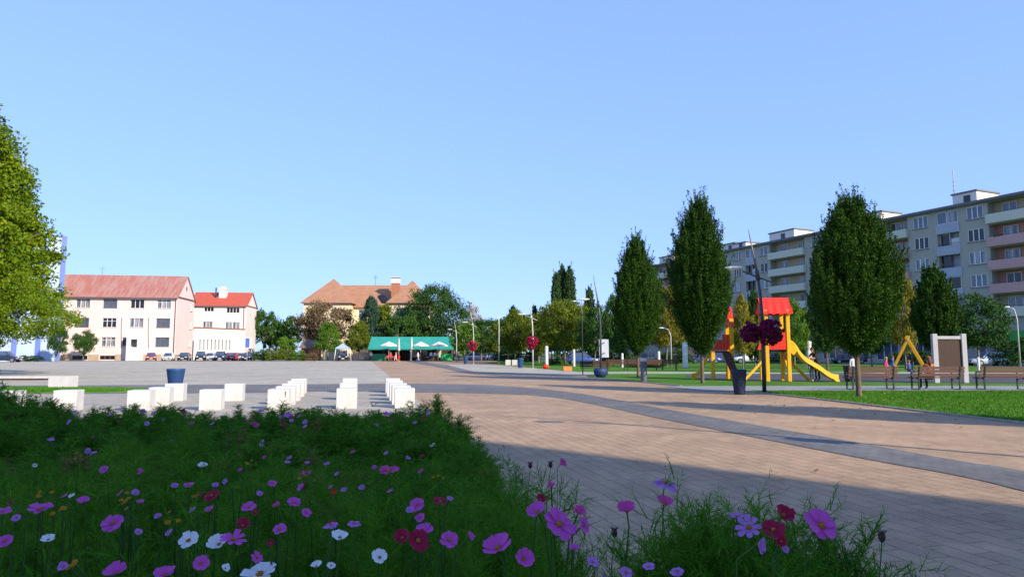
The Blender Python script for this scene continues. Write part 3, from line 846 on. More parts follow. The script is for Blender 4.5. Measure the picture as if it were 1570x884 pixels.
an.tube([(ax, 2.0, H_ + .3), (ax, 2.0, H_ + 5.2)], 0.06)
for z in (2.0, 2.6, 3.2, 3.7): an.bx(ax - .35 + z * .05, ax + .35 - z * .05, 1.98, 2.02, H_ + z, H_ + z + .04)
an.build('aerial', M['lilac_metal'], tb)
sg = MB(); sg.bx(41.4 + 1.2, 41.4 + 9.0, -1.25, -1.103, 2.7, 3.9); sg.build('shop_sign', M['shop_green'], tb)
far_cols = [(46, 'bal', 4.0), (50.5, 'win', 1.9), (53.5, 'stair', 2.5), (57, 'win', 1.9), (61.8, 'bal', 5.0), (67, 'win', 1.9), (70, 'stair', 2.5), (73, 'win', 1.9)]
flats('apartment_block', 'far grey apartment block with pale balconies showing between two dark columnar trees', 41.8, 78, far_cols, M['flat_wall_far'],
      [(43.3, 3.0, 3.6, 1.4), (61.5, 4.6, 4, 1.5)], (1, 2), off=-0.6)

# block behind the viewpoint: the big shade on the flower bed and paving is its shadow
def rear_block():
    H = 20.0
    Ls = H / math.tan(SUN_EL)
    dx, dy = -math.sin(SUN_AZ), -math.cos(SUN_AZ)
    tipx, tipy = -1.6, 12.1
    cx, cy = tipx - dx * Ls, tipy - dy * Ls
    t = thing('rear_block', 'tall rendered block across the street whose shadow covers the flower bed', 'building', (cx, cy, 0), 0)
    W, Dp = 30.0, 12.0
    hs, wl = [], MB()
    for r in range(6):
        for k in range(5):
            x = 2 + k * 5.6
            hs.append((x, x + 2.0, 1.5 + r * 3.1, 3.1 + r * 3.1))
    # front faces the square (+y): seen from outside u runs towards -x
    wl.facade((0, 0, 0), (-1, 0), W, H, hs, 0.15)
    wl.add([(0, 0, 0), (0, -Dp, 0), (0, -Dp, H), (0, 0, H)], [(3, 2, 1, 0)]); wl.add([(-W, 0, 0), (-W, -Dp, 0), (-W, -Dp, H), (-W, 0, H)], [(0, 1, 2, 3)])
    wl.add([(0, -Dp, 0), (-W, -Dp, 0), (-W, -Dp, H), (0, -Dp, H)], [(3, 2, 1, 0)]); wl.add([(0, 0, H), (0, -Dp, H), (-W, -Dp, H), (-W, 0, H)], [(0, 1, 2, 3)])
    wl.build('wall', M['flat_wall'], t)
    for h in hs:
        put_window(t, (0, 0, 0), (-1, 0), (h[0] + h[1]) / 2, h[2], 2.0, 1.6, 2, 'win_white', 'glass', 0.1)
rear_block()
# ================================================================== trees
def leaf_quads(C, size, rng, up=0.0, asp=0.6, dirs=None):
    """rhombic leaves at centres C with random orientation"""
    n = len(C)
    a = rng.normal(size=(n, 3)); a[:, 2] += up
    if dirs is not None:
        a = dirs + a * 0.55
    a /= np.linalg.norm(a, axis=1)[:, None] + 1e-9
    b = rng.normal(size=(n, 3)); b -= (b * a).sum(1)[:, None] * a
    b /= np.linalg.norm(b, axis=1)[:, None] + 1e-9
    s = (size * rng.uniform(0.65, 1.3, n))[:, None]
    V = np.stack([C - a * s * .5, C + b * s * asp * .5, C + a * s * .5, C - b * s * asp * .5], 1).reshape(-1, 3)
    return V, np.arange(4 * n).reshape(-1, 4)

def prof_col(t):
    """egg shaped hornbeam outline, t 0..1 from crown base to tip"""
    return np.interp(t, [0, .05, .12, .22, .36, .54, .71, .85, .95, 1], [.10, .38, .66, .82, .97, 1.0, .78, .50, .28, .08])

def prof_spire(t):
    return np.interp(t, [0, .05, .10, .18, .33, .5, .65, .78, .9, 1], [.06, .18, .40, .70, .95, .97, .76, .58, .32, .05])

def prof_poplar(t):
    return np.interp(t, [0, .08, .3, .6, .8, .92, 1], [.45, .8, 1.0, .95, .75, .48, .12])

def crown_column(seed, z0, z1, rad, sprays, per, leaf, sprlen=0.8, wispy=True, prof=prof_col, tight=.085):
    r = np.random.default_rng(seed)
    t = r.beta(1.25, 1.35, sprays); th = r.uniform(0, 2 * PI, sprays)
    lob = 1 + .10 * np.sin(3 * th + seed) + .07 * np.sin(5 * th + 2.1 * seed + 6 * t)
    q = np.sqrt(r.uniform(0.12, 1.0, sprays))
    rr = rad * prof(t) * lob * q
    Hc = z1 - z0
    base = np.c_[rr * np.cos(th), rr * np.sin(th), z0 + t * Hc * .90]
    out = np.c_[np.cos(th), np.sin(th), np.zeros(sprays)] * (0.08 + 0.42 * (1 - t) ** 1.5)[:, None]
    d = out + np.array([0, 0, 1.0]) + r.normal(0, .10, (sprays, 3)); d /= np.linalg.norm(d, axis=1)[:, None]
    ln = sprlen * r.uniform(.5, 1.35, sprays) * (1.05 - .25 * t)
    s = r.uniform(0, 1, (sprays, per))
    wid = tight * (1 - s) + .02
    C = base[:, None, :] + d[:, None, :] * (s * ln[:, None])[:, :, None] + r.normal(0, 1, (sprays, per, 3)) * (wid * sprlen)[:, :, None] * np.array([1, 1, .8])
    C = C.reshape(-1, 3); D = np.repeat(d, per, 0)
    if wispy:
        nt_ = max(10, sprays // 26)
        th2 = r.uniform(0, 2 * PI, nt_); t2 = r.uniform(.45, 1.0, nt_)
        b2 = np.c_[rad * prof(t2) * .85 * np.cos(th2), rad * prof(t2) * .85 * np.sin(th2), z0 + t2 * Hc * .90]
        d2 = np.c_[np.cos(th2) * .22, np.sin(th2) * .22, np.ones(nt_)]
        s2 = r.uniform(0, 1, (nt_, per // 2)) ** .8
        C2 = b2[:, None, :] + d2[:, None, :] * (s2 * sprlen * 1.25)[:, :, None] + r.normal(0, .028, (nt_, per // 2, 3))
        C = np.r_[C, C2.reshape(-1, 3)]; D = np.r_[D, np.repeat(d2, per // 2, 0)]
    return leaf_quads(C, leaf, r, asp=.62, dirs=D)

def crown_clumps(seed, cen, radii, clumps, per, leaf, cl=0.24, shape='round', shell=0.45, up=0.3, lobe=1.0):
    r = np.random.default_rng(seed)
    u = r.normal(size=(clumps, 3)); u /= np.linalg.norm(u, axis=1)[:, None]
    q = r.uniform(shell ** 3, 1, clumps) ** (1 / 3)
    lob = 1 + lobe * (.13 * np.sin(4 * np.arctan2(u[:, 1], u[:, 0]) + seed) * (1 - abs(u[:, 2])) + .10 * np.sin(5 * u[:, 2] + seed))
    P = u * (q * lob)[:, None]
    if shape == 'cone':
        t = (P[:, 2] + 1) / 2
        k = np.clip(1.25 * (1 - t) + .06, .06, 1.1); P[:, 0] *= k; P[:, 1] *= k
        nrm = np.sqrt(np.clip(1 - P[:, 2] ** 2, .1, 1)); P[:, 0] /= nrm; P[:, 1] /= nrm
    if shape == 'drop':
        t = (P[:, 2] + 1) / 2
        k = np.clip(1.15 - .55 * t, .3, 1.1); P[:, 0] *= k; P[:, 1] *= k
    P = P * np.array(radii) + np.array(cen)
    cs = cl * r.uniform(.55, 1.3, clumps)
    n = r.normal(size=(clumps, per, 3)); n /= np.linalg.norm(n, axis=2)[:, :, None]
    n *= r.uniform(0, 1, (clumps, per, 1)) ** .5
    C = P[:, None, :] + n * cs[:, None, None] * np.array([1.0, 1.0, .62]) * min(radii)
    return leaf_quads(C.reshape(-1, 3), leaf, r, up=up)

def trunk_mb(h, r0, seed, limbs=0, spread=1.0, zc=None, rise=1.0, bend=0.05):
    r = random.Random(seed); mb = MB(); zc = zc or h
    pts = [(0, 0, -0.05), (0, 0, .12), (r.uniform(-bend, bend), r.uniform(-bend, bend), h * .35), (r.uniform(-bend, bend) * 2, r.uniform(-bend, bend) * 2, h * .7), (r.uniform(-bend, bend) * 3, r.uniform(-bend, bend) * 3, h)]
    mb.tube(pts, [r0 * 1.35, r0, r0 * .82, r0 * .6, r0 * .15], 9)
    for i in range(limbs):
        z = zc * r.uniform(.45, .9); a = r.uniform(0, 2 * PI); l = spread * r.uniform(.6, 1.0)
        p0 = (0, 0, z); p1 = (math.cos(a) * l * .45, math.sin(a) * l * .45, z + rise * l * .35); p2 = (math.cos(a) * l, math.sin(a) * l, z + rise * l * .95)
        mb.tube([p0, p1, p2], [r0 * .45, r0 * .3, r0 * .08], 6)
    return mb

M['hornbeam'] = leafmat('hornbeam_leaf', (0.012, 0.040, 0.005), (0.044, 0.104, 0.010), (0.075, 0.14, 0.02), .2, 1.0)
M['maple'] = leafmat('maple_leaf', (0.035, 0.10, 0.006), (0.17, 0.25, 0.010), (0.32, 0.29, 0.02), .3, .6)
M['leaf_green'] = leafmat('green_leaf', (0.022, 0.065, 0.012), (0.065, 0.14, 0.025), None, .22, 2.5)
M['leaf_dark'] = leafmat('dark_leaf', (0.014, 0.045, 0.010), (0.05, 0.115, 0.022), None, .15, 2.5)
M['leaf_fresh'] = leafmat('fresh_leaf', (0.05, 0.13, 0.012), (0.13, 0.24, 0.025), None, .3, 2.5)
M['leaf_olive'] = leafmat('olive_leaf', (0.055, 0.095, 0.008), (0.16, 0.20, 0.018), (0.25, 0.24, 0.03), .28, 2.5)
M['leaf_yellow'] = leafmat('yellow_leaf', (0.12, 0.13, 0.012), (0.28, 0.24, 0.03), (0.36, 0.30, 0.05), .3, 2.5)
M['leaf_brown'] = leafmat('brown_leaf', (0.09, 0.065, 0.03), (0.20, 0.145, 0.075), (0.26, 0.19, 0.11), .2, 2.5)
M['leaf_spruce'] = leafmat('spruce_needle', (0.018, 0.05, 0.028), (0.05, 0.10, 0.06), None, .1, 2.5)
M['leaf_grey'] = leafmat('grey_twig', (0.30, 0.31, 0.33), (0.42, 0.42, 0.43), None, .2, 2.5)
M['leaf_poplar'] = leafmat('poplar_leaf', (0.03, 0.07, 0.022), (0.07, 0.13, 0.04), None, .2, 2.5)

# --- the row of columnar hornbeams along the lawn
HB = 'columnar trees beside the paved square'
def hornbeam(seed, label, loc, h, rad, sprays, per, leaf, z0=1.35, r0=.085, mname='hornbeam', grp=HB, sprlen=.8, prof=prof_col):
    t = thing('hornbeam_tree', label, 'tree', loc, 0, grp)
    trunk_mb(h * .8, r0, seed, 14, rad * .7, h * .55, 1.6, .03).build('trunk', M['bark'], t)
    V, Q = crown_column(seed, z0, h, rad, sprays, per, leaf, sprlen, True, prof)
    link('crown', arr_mesh('crown', V, Q, M[mname]), t)
    return t
hornbeam(3, 'broad dark egg shaped tree on the near lawn in front of the benches', (at(1314, 21.6), 21.6, 0.03), 6.35, 1.22, 1300, 130, .058, sprlen=.8, z0=1.25)
hornbeam(5, 'tall dark pointed tree left of the yellow and red play towers', (at(1076, 31.5), 31.5, 0.03), 8.6, 1.30, 1350, 125, .07, sprlen=1.15, z0=1.2, prof=prof_spire)
hornbeam(8, 'slim pointed tree behind the grey steel post', (at(978, 40), 40.0, 0.03), 8.1, 1.27, 1000, 105, .082, sprlen=1.2, z0=1.2, prof=prof_spire)
hornbeam(12, 'columnar tree on the near lawn casting a long band of shade on the pink paving', (13.2, 11.2, 0.03), 6.6, 1.3, 420, 80, .12)
hornbeam(15, 'columnar tree standing behind the swing and grey framed board', (at(1437, 44), 44.0, 0.03), 7.1, 1.3, 600, 80, .115)
hornbeam(21, 'half hidden columnar tree behind the broad egg shaped tree, its left edge showing', (at(1268, 47), 47.0, 0.03), 7.6, 1.15, 380, 60, .14, mname='leaf_green')

# --- big leafy tree at the left edge
t = thing('maple_tree', 'large yellow green leafy tree filling the left edge, branches low to the ground', 'tree', (-36.6, 43.0, 0))
trunk_mb(13, .34, 4, 26, 5.5, 9, .7, .1).build('trunk', M['bark'], t)
Va, Qa = crown_clumps(4, (-1.0, 0, 10.2), (7.4, 7.2, 8.8), 1200, 130, .26, .145, 'drop', .62, .5)
Vb, Qb = crown_clumps(9, (1.3, -1.0, 4.3), (7.4, 6.6, 3.1), 620, 120, .145, .24, 'round', .5, .5)
link('crown', arr_mesh('crown', np.r_[Va, Vb], np.r_[Qa, Qb + len(Va)], M['maple']), t)

# --- background trees from shared crowns
PROTO = {}
def proto(shape, mname, fine, seed=0):
    key = (shape, mname, fine, seed)
    if key not in PROTO:
        sd = seed * 17 + len(shape) + 2
        k = {0: (70, 60, .060), 1: (120, 95, .036), 2: (190, 110, .026)}[fine]
        if shape == 'column':
            k2 = {0: (120, 40, .055), 1: (260, 55, .034), 2: (420, 70, .024)}[fine]
            V, Q = crown_column(sd, .10, 1.0, .5, k2[0], k2[1], k2[2], .16, False, prof_poplar if 'poplar' in mname or mname == 'leaf_dark' else prof_col, .10)
            # the unit crown is stretched later: leaves keep their proportion roughly
        elif shape == 'cone':
            V, Q = crown_clumps(sd, (0, 0, .55), (.5, .5, .45), k[0] * 2, k[1], k[2], .18, 'cone', .5, -.2)
        elif shape == 'drop':
            V, Q = crown_clumps(sd, (0, 0, .60), (.5, .5, .40), k[0], k[1], k[2], .33, 'drop', .5)
        elif shape == 'bush':
            V, Q = crown_clumps(sd, (0, 0, .48), (.5, .5, .5), k[0], k[1], k[2], .33, 'round', .4)
        else:
            V, Q = crown_clumps(sd, (0, 0, .62), (.5, .5, .38), k[0], k[1], k[2], .36, 'round', .5)
        cm = arr_mesh('crown', V, Q, M[mname])
        tb_ = trunk_mb(.75, .020 if shape != 'bush' else .012, sd, 8, .34, .55, .9, .02).build('trunk', M['grey_bark'])
        tm = tb_.data; bpy.data.objects.remove(tb_)
        PROTO[key] = (cm, tm)
    return PROTO[key]

def tree(name, label, px, d, top, width, shape, mname, fine=0, seed=0, group=None, cat='tree'):
    x = at(px, d); h = zt(top, d); wm = width * d / FPX
    t = thing(name, label, cat, (x, d, 0), random.uniform(0, 6.28), group, (wm, wm, h))
    if shape == 'column':                      # tall slim crowns keep true leaf proportions
        t.scale = (1, 1, 1)
        lf = max(.10, d * .0021)
        V, Q = crown_column(int(px), h * .06, h, wm * .46, 420 if fine else 200, 60 if fine else 40, lf, max(.8, h * .09), True, prof_poplar, .10 * max(1, wm * .35))
        link('crown', arr_mesh('crown', V, Q, M[mname]), t)
        trunk_mb(h * .8, wm * .05, int(px), 0).build('trunk', M['grey_bark'], t)
        return t
    cm, tm = proto(shape, mname, fine, seed)
    link('crown', cm, t)
    link('trunk', tm, t)
    return t

BG = 'trees around the far side of the square'
for a in [
    ('small_tree', 'small clipped round tree in front of the pink building', 128, 121, 505, 32, 'lolly', 'leaf_green', 1),
    ('small_tree', 'small dark tree between the striped building and the big leafy tree', 88, 112, 497, 30, 'drop', 'leaf_dark', 1),
    ('tree', 'green tree close to the right end of the red roofed cream building', 404, 164, 468, 36, 'round', 'leaf_green', 0),
    ('tree', 'dark far tree peeping over the bushes right of the cream building', 424, 190, 490, 40, 'round', 'leaf_dark', 0),
    ('tree', 'rounded green tree left of the brown leaved tree', 443, 150, 484, 56, 'round', 'leaf_green', 0, 1),
    ('tree', 'bright fresh green small tree above the clipped bushes', 441, 127, 513, 30, 'round', 'leaf_fresh', 0),
    ('copper_tree', 'large brown leaved tree in front of the left wing of the yellow villa', 497, 140, 461, 80, 'round', 'leaf_brown', 1),
    ('tree', 'small yellow green maple beside the brown hut', 503, 124, 494, 40, 'drop', 'leaf_fresh', 1, 1),
    ('tree', 'olive green tree just left of the green roofed pavilion', 550, 127, 492, 40, 'drop', 'leaf_olive', 1, 1),
    ('spruce_tree', 'tall blue green spruce in front of the middle of the villa', 567, 136, 447, 44, 'cone', 'leaf_spruce', 1),
    ('tree', 'olive tree touching the right side of the spruce', 586, 138, 464, 44, 'drop', 'leaf_olive', 0),
    ('tree', 'low green tree behind the pavilion under the dark balcony of the villa', 611, 135, 486, 52, 'round', 'leaf_green', 0, 2),
    ('tree', 'big dense dark green tree at the right end of the villa', 664, 143, 437, 98, 'round', 'leaf_dark', 2, 3),
    ('tree', 'smaller green tree tucked against the left foot of the big dark tree', 637, 137, 478, 46, 'round', 'leaf_green', 0),
    ('bare_tree', 'pale grey bare looking tree on the skyline right of the big dark tree', 722, 190, 466, 42, 'drop', 'leaf_grey', 0, 1),
    ('tree', 'green tree right behind the first tall lamp with a red flower ball', 738, 128, 498, 60, 'round', 'leaf_green', 0, 1),
    ('tree', 'yellowish tree behind the thin white mast', 765, 118, 494, 44, 'drop', 'leaf_olive', 0),
    ('tree', 'olive park tree left of the second lamp with a red flower ball', 790, 95, 474, 58, 'drop', 'leaf_olive', 1, 2),
    ('tree', 'yellow green park tree right behind the second lamp with a red flower ball', 826, 90, 477, 52, 'drop', 'leaf_olive', 1, 3),
    ('tree', 'broad yellow green park tree below the three tall poplars', 866, 82, 456, 76, 'round', 'leaf_olive', 1, 4),
    ('tree', 'dark green park tree behind the blue banner lamp', 912, 77, 468, 54, 'drop', 'leaf_green', 1, 1),
    ('tree', 'green park tree behind the left side of the slim pointed tree', 940, 72, 452, 46, 'drop', 'leaf_green', 1, 2),
    ('tree', 'yellow tree between the slim pointed tree and the tall dark pointed tree', 1022, 68, 438, 56, 'drop', 'leaf_yellow', 1, 1),
    ('tree', 'green tree low behind the yellow tree and the dark pointed trees', 1052, 82, 470, 60, 'round', 'leaf_green', 1, 2),
    ('tree', 'yellow leaved young tree between the two play towers', 1139, 58, 452, 40, 'drop', 'leaf_yellow', 1, 2),
    ('tree', 'dark slim tree behind the hanging flower baskets', 1157, 66, 440, 26, 'column', 'leaf_dark', 1),
    ('tree', 'light green tree right of the tall play tower roof', 1218, 60, 456, 52, 'drop', 'leaf_fresh', 1, 3),
    ('tree', 'dark green tree behind the person at the slide', 1246, 68, 478, 50, 'round', 'leaf_dark', 1, 1),
    ('tree', 'yellowish pointed tree between the egg shaped tree and the swing', 1388, 56, 418, 48, 'drop', 'leaf_yellow', 1, 3),
    ('tree', 'dark spreading tree in front of the apartment block above the silver car', 1500, 63, 454, 84, 'round', 'leaf_dark', 1, 2),
    ('tree', 'dark low tree behind the pink clothed child and the bench', 1336, 70, 480, 60, 'round', 'leaf_dark', 1, 3),
    ('tree', 'wide green tree far behind the thin white mast', 750, 142, 487, 90, 'round', 'leaf_green', 1, 4),
    ('tree', 'olive tree far behind the gap right of the second flower ball lamp', 808, 128, 483, 80, 'round', 'leaf_olive', 0, 5),
    ('tree', 'fresh green tree between the big dark tree and the first flower ball lamp', 712, 112, 493, 44, 'round', 'leaf_fresh', 0, 2),
    ('tree', 'green tree low behind the two white block seats', 780, 104, 487, 54, 'round', 'leaf_green', 0, 3),
    ('tree', 'yellow green tree filling the gap left of the broad tree below the poplars', 846, 100, 478, 50, 'round', 'leaf_olive', 0, 3),
    ('tree', 'fresh green tree right of the broad tree below the poplars', 890, 96, 474, 50, 'round', 'leaf_fresh', 0, 3),
    ('tree', 'green tree behind the banner lamp and the far benches', 960, 90, 470, 60, 'round', 'leaf_green', 0, 4),
    ('poplar_tree', 'shortest left poplar of the three tall ones on the skyline', 853, 168, 411, 15, 'column', 'leaf_poplar', 1),
    ('poplar_tree', 'middle poplar and tallest of the three on the skyline', 863, 172, 401, 19, 'column', 'leaf_poplar', 1, 1),
    ('poplar_tree', 'right poplar of the three tall ones on the skyline', 874, 170, 402, 18, 'column', 'leaf_poplar', 1, 2),
    ('poplar_tree', 'single slim poplar just left of the tilted banner lamp mast', 905, 150, 435, 17, 'column', 'leaf_poplar', 1),
    ('poplar_tree', 'small far poplar above the olive park trees, left of the luminaire of the second lamp', 785, 172, 465, 16, 'column', 'leaf_dark', 0),
    ('poplar_tree', 'small far poplar right beside the mast of the second flower ball lamp', 820, 172, 466, 11, 'column', 'leaf_dark', 0, 1),
    ('poplar_tree', 'tiny far poplar halfway between the second lamp and the three tall poplars', 838, 180, 468, 8, 'column', 'leaf_dark', 0),
]:
    tree(*a, **{'group': BG})
for px, d, top, wd, mname, lab in [
    (400, 121, 535, 22, 'leaf_green', 'first clipped bush right of the parked cars'),
    (421, 120, 532, 30, 'leaf_olive', 'round olive clipped bush between two green bushes'),
    (441, 121, 534, 28, 'leaf_olive', 'yellowish round bush under the bright fresh green tree'),
    (459, 120, 536, 24, 'leaf_fresh', 'pale green bush just left of the brown hut'),
    (478, 119, 540, 20, 'leaf_brown', 'reddish brown low bush in front of the brown hut'),
    (40, 112, 544, 44, 'leaf_dark', 'dark low hedge under the big leafy tree'),
    (846, 80, 549, 22, 'leaf_dark', 'dark low bush right of the red ball'),
    (858, 84, 546, 18, 'leaf_fresh', 'bright low bush behind the orange box'),
    (775, 108, 536, 44, 'leaf_dark', 'dark bush behind the left white block seat'),
    (806, 104, 538, 40, 'leaf_green', 'green bush behind the second flower ball lamp'),
    (905, 96, 536, 56, 'leaf_dark', 'dark bush behind the blue car'),
    (948, 92, 534, 50, 'leaf_green', 'green bush behind the benches, left of the slim pointed tree'),
    (1035, 90, 535, 56, 'leaf_dark', 'dark bush under the yellow tree behind the small curved light'),
    (1215, 88, 537, 60, 'leaf_dark', 'dark bush behind the wavy slide'),
    (1400, 80, 536, 70, 'leaf_dark', 'dark bush behind the swing'),
    (990, 66, 551, 60, 'leaf_dark', 'long low dark bush behind the row of benches'),
    (1552, 68, 512, 50, 'leaf_dark', 'dark bush in front of the green shop sign')]:
    tree('bush', lab, px, d, top, wd, 'bush', mname, 0, 1, 'bushes around the square', 'bush')

# far wooded skyline
r = np.random.default_rng(3)
n = 900
X = r.uniform(-60, 170, n); Y = r.uniform(205, 250, n); Hh = 8 + 3 * np.sin(X * .09) + 2 * np.sin(X * .31 + 1)
C = np.c_[X, Y, Hh * r.uniform(.15, 1.0, n)]
C = (C[:, None, :] + r.normal(0, 1.3, (n, 22, 3))).reshape(-1, 3); C[:, 2] = np.abs(C[:, 2])
V, Q = leaf_quads(C, 1.3, r, .3)
tag(link('treeline', arr_mesh('treeline', V, Q, M['leaf_green'])), kind='stuff')
# ================================================================== concrete cubes
cube_label = []
GA = R(12)
def cube_mesh():
    mb = MB(); mb.box((0, 0, .25), (.5, .5, .5)); o = mb.build('concrete_cube', M['white_concrete'], bevel=0.012)
    return o
cb = cube_mesh()
CUBES = [
    (-11.8, 16.2, 'pale concrete cube at the left edge, half hidden by flowers'),
    (-10.6, 16.5, 'white concrete cube standing alone right beside the grass verge'),
    (-8.86, 16.5, 'nearest white cube of the left diagonal trio below the blue pot'),
    (-9.1, 17.9, 'middle white cube of the left diagonal trio below the blue pot'),
    (-9.75, 20.0, 'white cube right in front of the blue pot'),
    (-7.3, 16.8, 'nearer white cube of the lone pair left of the row of five'),
    (-8.04, 20.0, 'farther white cube of the lone pair left of the row of five'),
    (-5.73, 17.0, 'nearest white cube of the row of five with a dark scuff mark'),
    (-6.06, 18.5, 'second white cube of the row of five next to the lone pair'),
    (-6.40, 20.0, 'middle white cube of the row of five next to the lone pair'),
    (-6.86, 21.9, 'fourth white cube of the row of five next to the lone pair'),
    (-7.36, 23.8, 'farthest white cube of the row of five next to the lone pair'),
    (-4.14, 17.3, 'nearest white cube of the middle row of three'),
    (-4.86, 20.5, 'middle white cube of the middle row of three'),
    (-5.70, 24.2, 'farthest white cube of the middle row of three'),
    (-2.72, 17.45, 'nearest white cube of the right row of five by the pink paving'),
    (-3.03, 18.8, 'second white cube of the right row of five by the pink paving'),
    (-3.36, 20.3, 'middle white cube of the right row of five by the pink paving'),
    (-3.78, 22.2, 'fourth white cube of the right row of five by the pink paving'),
    (-4.20, 24.2, 'farthest white cube of the right row of five by the pink paving')]
for i, (x, y, lab) in enumerate(CUBES):
    o = cb if i == 0 else cb.copy()
    if i: COL.objects.link(o)
    y2 = y + .25
    o.location = (x * y2 / y, y2, 0.010); o.rotation_euler = (0, 0, GA + random.uniform(-.03, .03))
    tag(o, lab, 'cube seat', 'white concrete cube seats on the square')
    if 'scuff' in lab:
        sc_ = MB(); sc_.bx(.165, .185, -.2528, -.2503, .36, .45); sc_.bx(.172, .182, -.2528, -.2503, .30, .36); so_ = sc_.build('scuff_mark', M['black_iron'], o)

# concrete bench at the left
d = 27.6
t = thing('concrete_bench', 'long white concrete bench with a block end at the left edge', 'bench', (at(91, d), d, 0), R(4))
b = MB(); b.bx(-.37, .37, 0, .8, 0.012, .47); b.build('end_block', M['white_concrete'], t, bevel=.012)
b = MB(); b.bx(-4.2, -.373, 0.02, .62, .385, .475); b.build('seat', M['white_concrete'], t, bevel=.01)
b = MB(); b.bx(-4.1, -.38, 0.06, .58, .32, .383); b.build('seat_support', M['bench_wood'], t)
b = MB(); b.bx(-4.2, -3.6, 0, .8, 0.012, .38); b.build('end_block', M['white_concrete'], t, bevel=.012)

# ================================================================== pots
def pot(label, px, base_d, h, rt, m, plant=None):
    t = thing('planter_pot', label, 'planter', (at(px, base_d), base_d, .012), 0, 'tapered pots on the square')
    b = MB(); rb = rt * .66
    b.lathe([(0.001, 0), (rb, 0), (rb + .01, .02), (rt * .985, h * .92), (rt, h * .93), (rt, h), (rt * .9, h), (rt * .88, h * .86)], 28)
    b.build('pot', M[m], t)
    s = MB(); s.lathe([(rt * .885, h * .87), (0.001, h * .89)], 28); s.build('soil', M['soil'], t)
    if plant:
        V, Q = crown_clumps(int(px), (0, 0, h + .05), (rt * .9, rt * .9, .16), 26, 24, .07, .4, 'round', .3)
        link('plant', arr_mesh('plant', V, Q, M[plant]), t)
    return t
pot('bright blue tapered pot behind the white concrete cubes', 271, 27.0, .78, .34, 'blue_pot')
pot('dark navy tapered pot at the foot of the near flower basket lamp', 1132, 23.3, .84, .255, 'navy_pot')
pot('blue tapered pot left of the second lamp with a red flower ball', 798, 64.0, .92, .30, 'blue_pot')
pot('small blue tapered pot left of the farthest red flower ball', 714, 88.0, 1.0, .32, 'blue_pot')
pot('dark blue pot at the right end of the near yellow slide', 1300, 33.0, .8, .25, 'navy_pot')
t = thing('planter_bowl', 'wide dark blue bowl around the foot of the banner lamp', 'planter', (at(920.5, 39.0), 39.0, .012))
b = MB(); b.lathe([(0.001, 0), (.22, 0), (.36, .18), (.41, .34), (.38, .5), (.30, .545), (.27, .53), (.25, .48)], 28); b.build('bowl', M['deep_blue'], t)
b = MB(); b.lathe([(.26, .49), (.001, .51)], 20); b.build('soil', M['soil'], t)

# ================================================================== lamps with tilted masts
M['grey_metal'] = mat('grey_metal', (0.13, 0.12, 0.14), .5, (0.17, 0.15, 0.17), 5)
def mast_lamp(label, px, d, k=1.0, m='dark_metal', flip=1):
    t = thing('mast_lamp', label, 'street lamp', (at(px, d), d, .012), 0, 'tall lamps with leaning masts')
    p = MB(); p.lathe([(.14, 0), (.14, .03), (.085, .05)], 14)
    p.tube([(0, 0, .03), (0, 0, 1.5 * k), (0, 0, 2.9 * k), (-.035 * k, 0, 3.5 * k), (-.11 * k, 0, 4.2 * k)], [.07, .066, .058, .054, .05], 12); p.build('pole', M[m], t)
    q = MB(); q.tube([(-.11 * k, 0, 4.2 * k), (-.24 * k, 0, 4.95 * k), (-.37 * k, 0, 5.75 * k)], [.042, .032, .012], 10); q.build('mast', M['grey_metal' if m == 'dark_metal' else m], t)
    c = MB(); c.tube([(-.085 * k, 0, 3.95 * k), (-.125 * k, 0, 4.30 * k)], .075, 12); c.build('collar', M[m], t)
    a = MB(); a.tube([(.39 * k, 0, 3.88 * k), (-.1 * k, -.03, 4.05 * k), (-.62 * k, 0, 4.27 * k)], [.022, .03, .028], 8); a.build('arm', M[m], t)
    l = MB(); l.ball((-.92 * k, 0, 4.39 * k), (.34 * k, .13, .055), 16, 8)
    lo = l.build('luminaire', M['lamp_white'], t)
    e = MB(); e.box((-.92 * k, 0, 4.335 * k), (.36 * k, .15, .02)); e.build('lens', M['lens'], lo)
    return t
M['petunia_dark'] = leafmat('dark_petunia', (0.06, 0.007, 0.03), (0.26, 0.02, 0.11), (0.42, 0.05, 0.2), .2, 6)
M['petunia_red'] = leafmat('red_petunia', (0.30, 0.012, 0.05), (0.55, 0.03, 0.11), (0.66, 0.10, 0.2), .2, 6)
def basket(label, x, y, z, rad, m, n=60, per=70, leaf=.055, grp='flower balls hung on the tall lamps'):
    t = thing('flower_basket', label, 'hanging basket', (x, y, z), 0, grp)
    V, Q = crown_clumps(int(abs(x * 31 + y)), (0, 0, 0), (rad * .85, rad * .85, rad * .95), n * 2, per // 2, leaf, .24, 'round', .4, .3, .25)
    link('blossom', arr_mesh('blossom', V, Q, M[m]), t)
    b = MB(); b.lathe([(.001, -rad * .5), (rad * .45, -rad * .42), (rad * .7, 0), (rad * .72, .02)], 18); b.build('bowl', M['black_iron'], t)
    return t
LG = 'tall lamps with leaning masts'
x, d = at(1170, 24.0), 24.0
mast_lamp('dark lamp with white head and leaning mast in front of the play towers', 1170, d)
basket('purple flower ball hanging on the left of the near lamp', x - .36, d + .12, 2.12, .40, 'petunia_dark', 60, 90, .07)
basket('larger purple flower ball hanging on the right of the near lamp', x + .20, d - .22, 2.14, .48, 'petunia_dark', 80, 100, .07)
br = MB(); br.tube([(-.36, .12, 2.35), (0, 0, 2.45), (.20, -.22, 2.35)], .018, 6)
br.build('basket_bracket', M['dark_metal'], bpy.data.objects['mast_lamp'])
mast_lamp('dark lamp with leaning mast and a blue banner beside the slim pointed tree', 921, 39.3, 1.02)
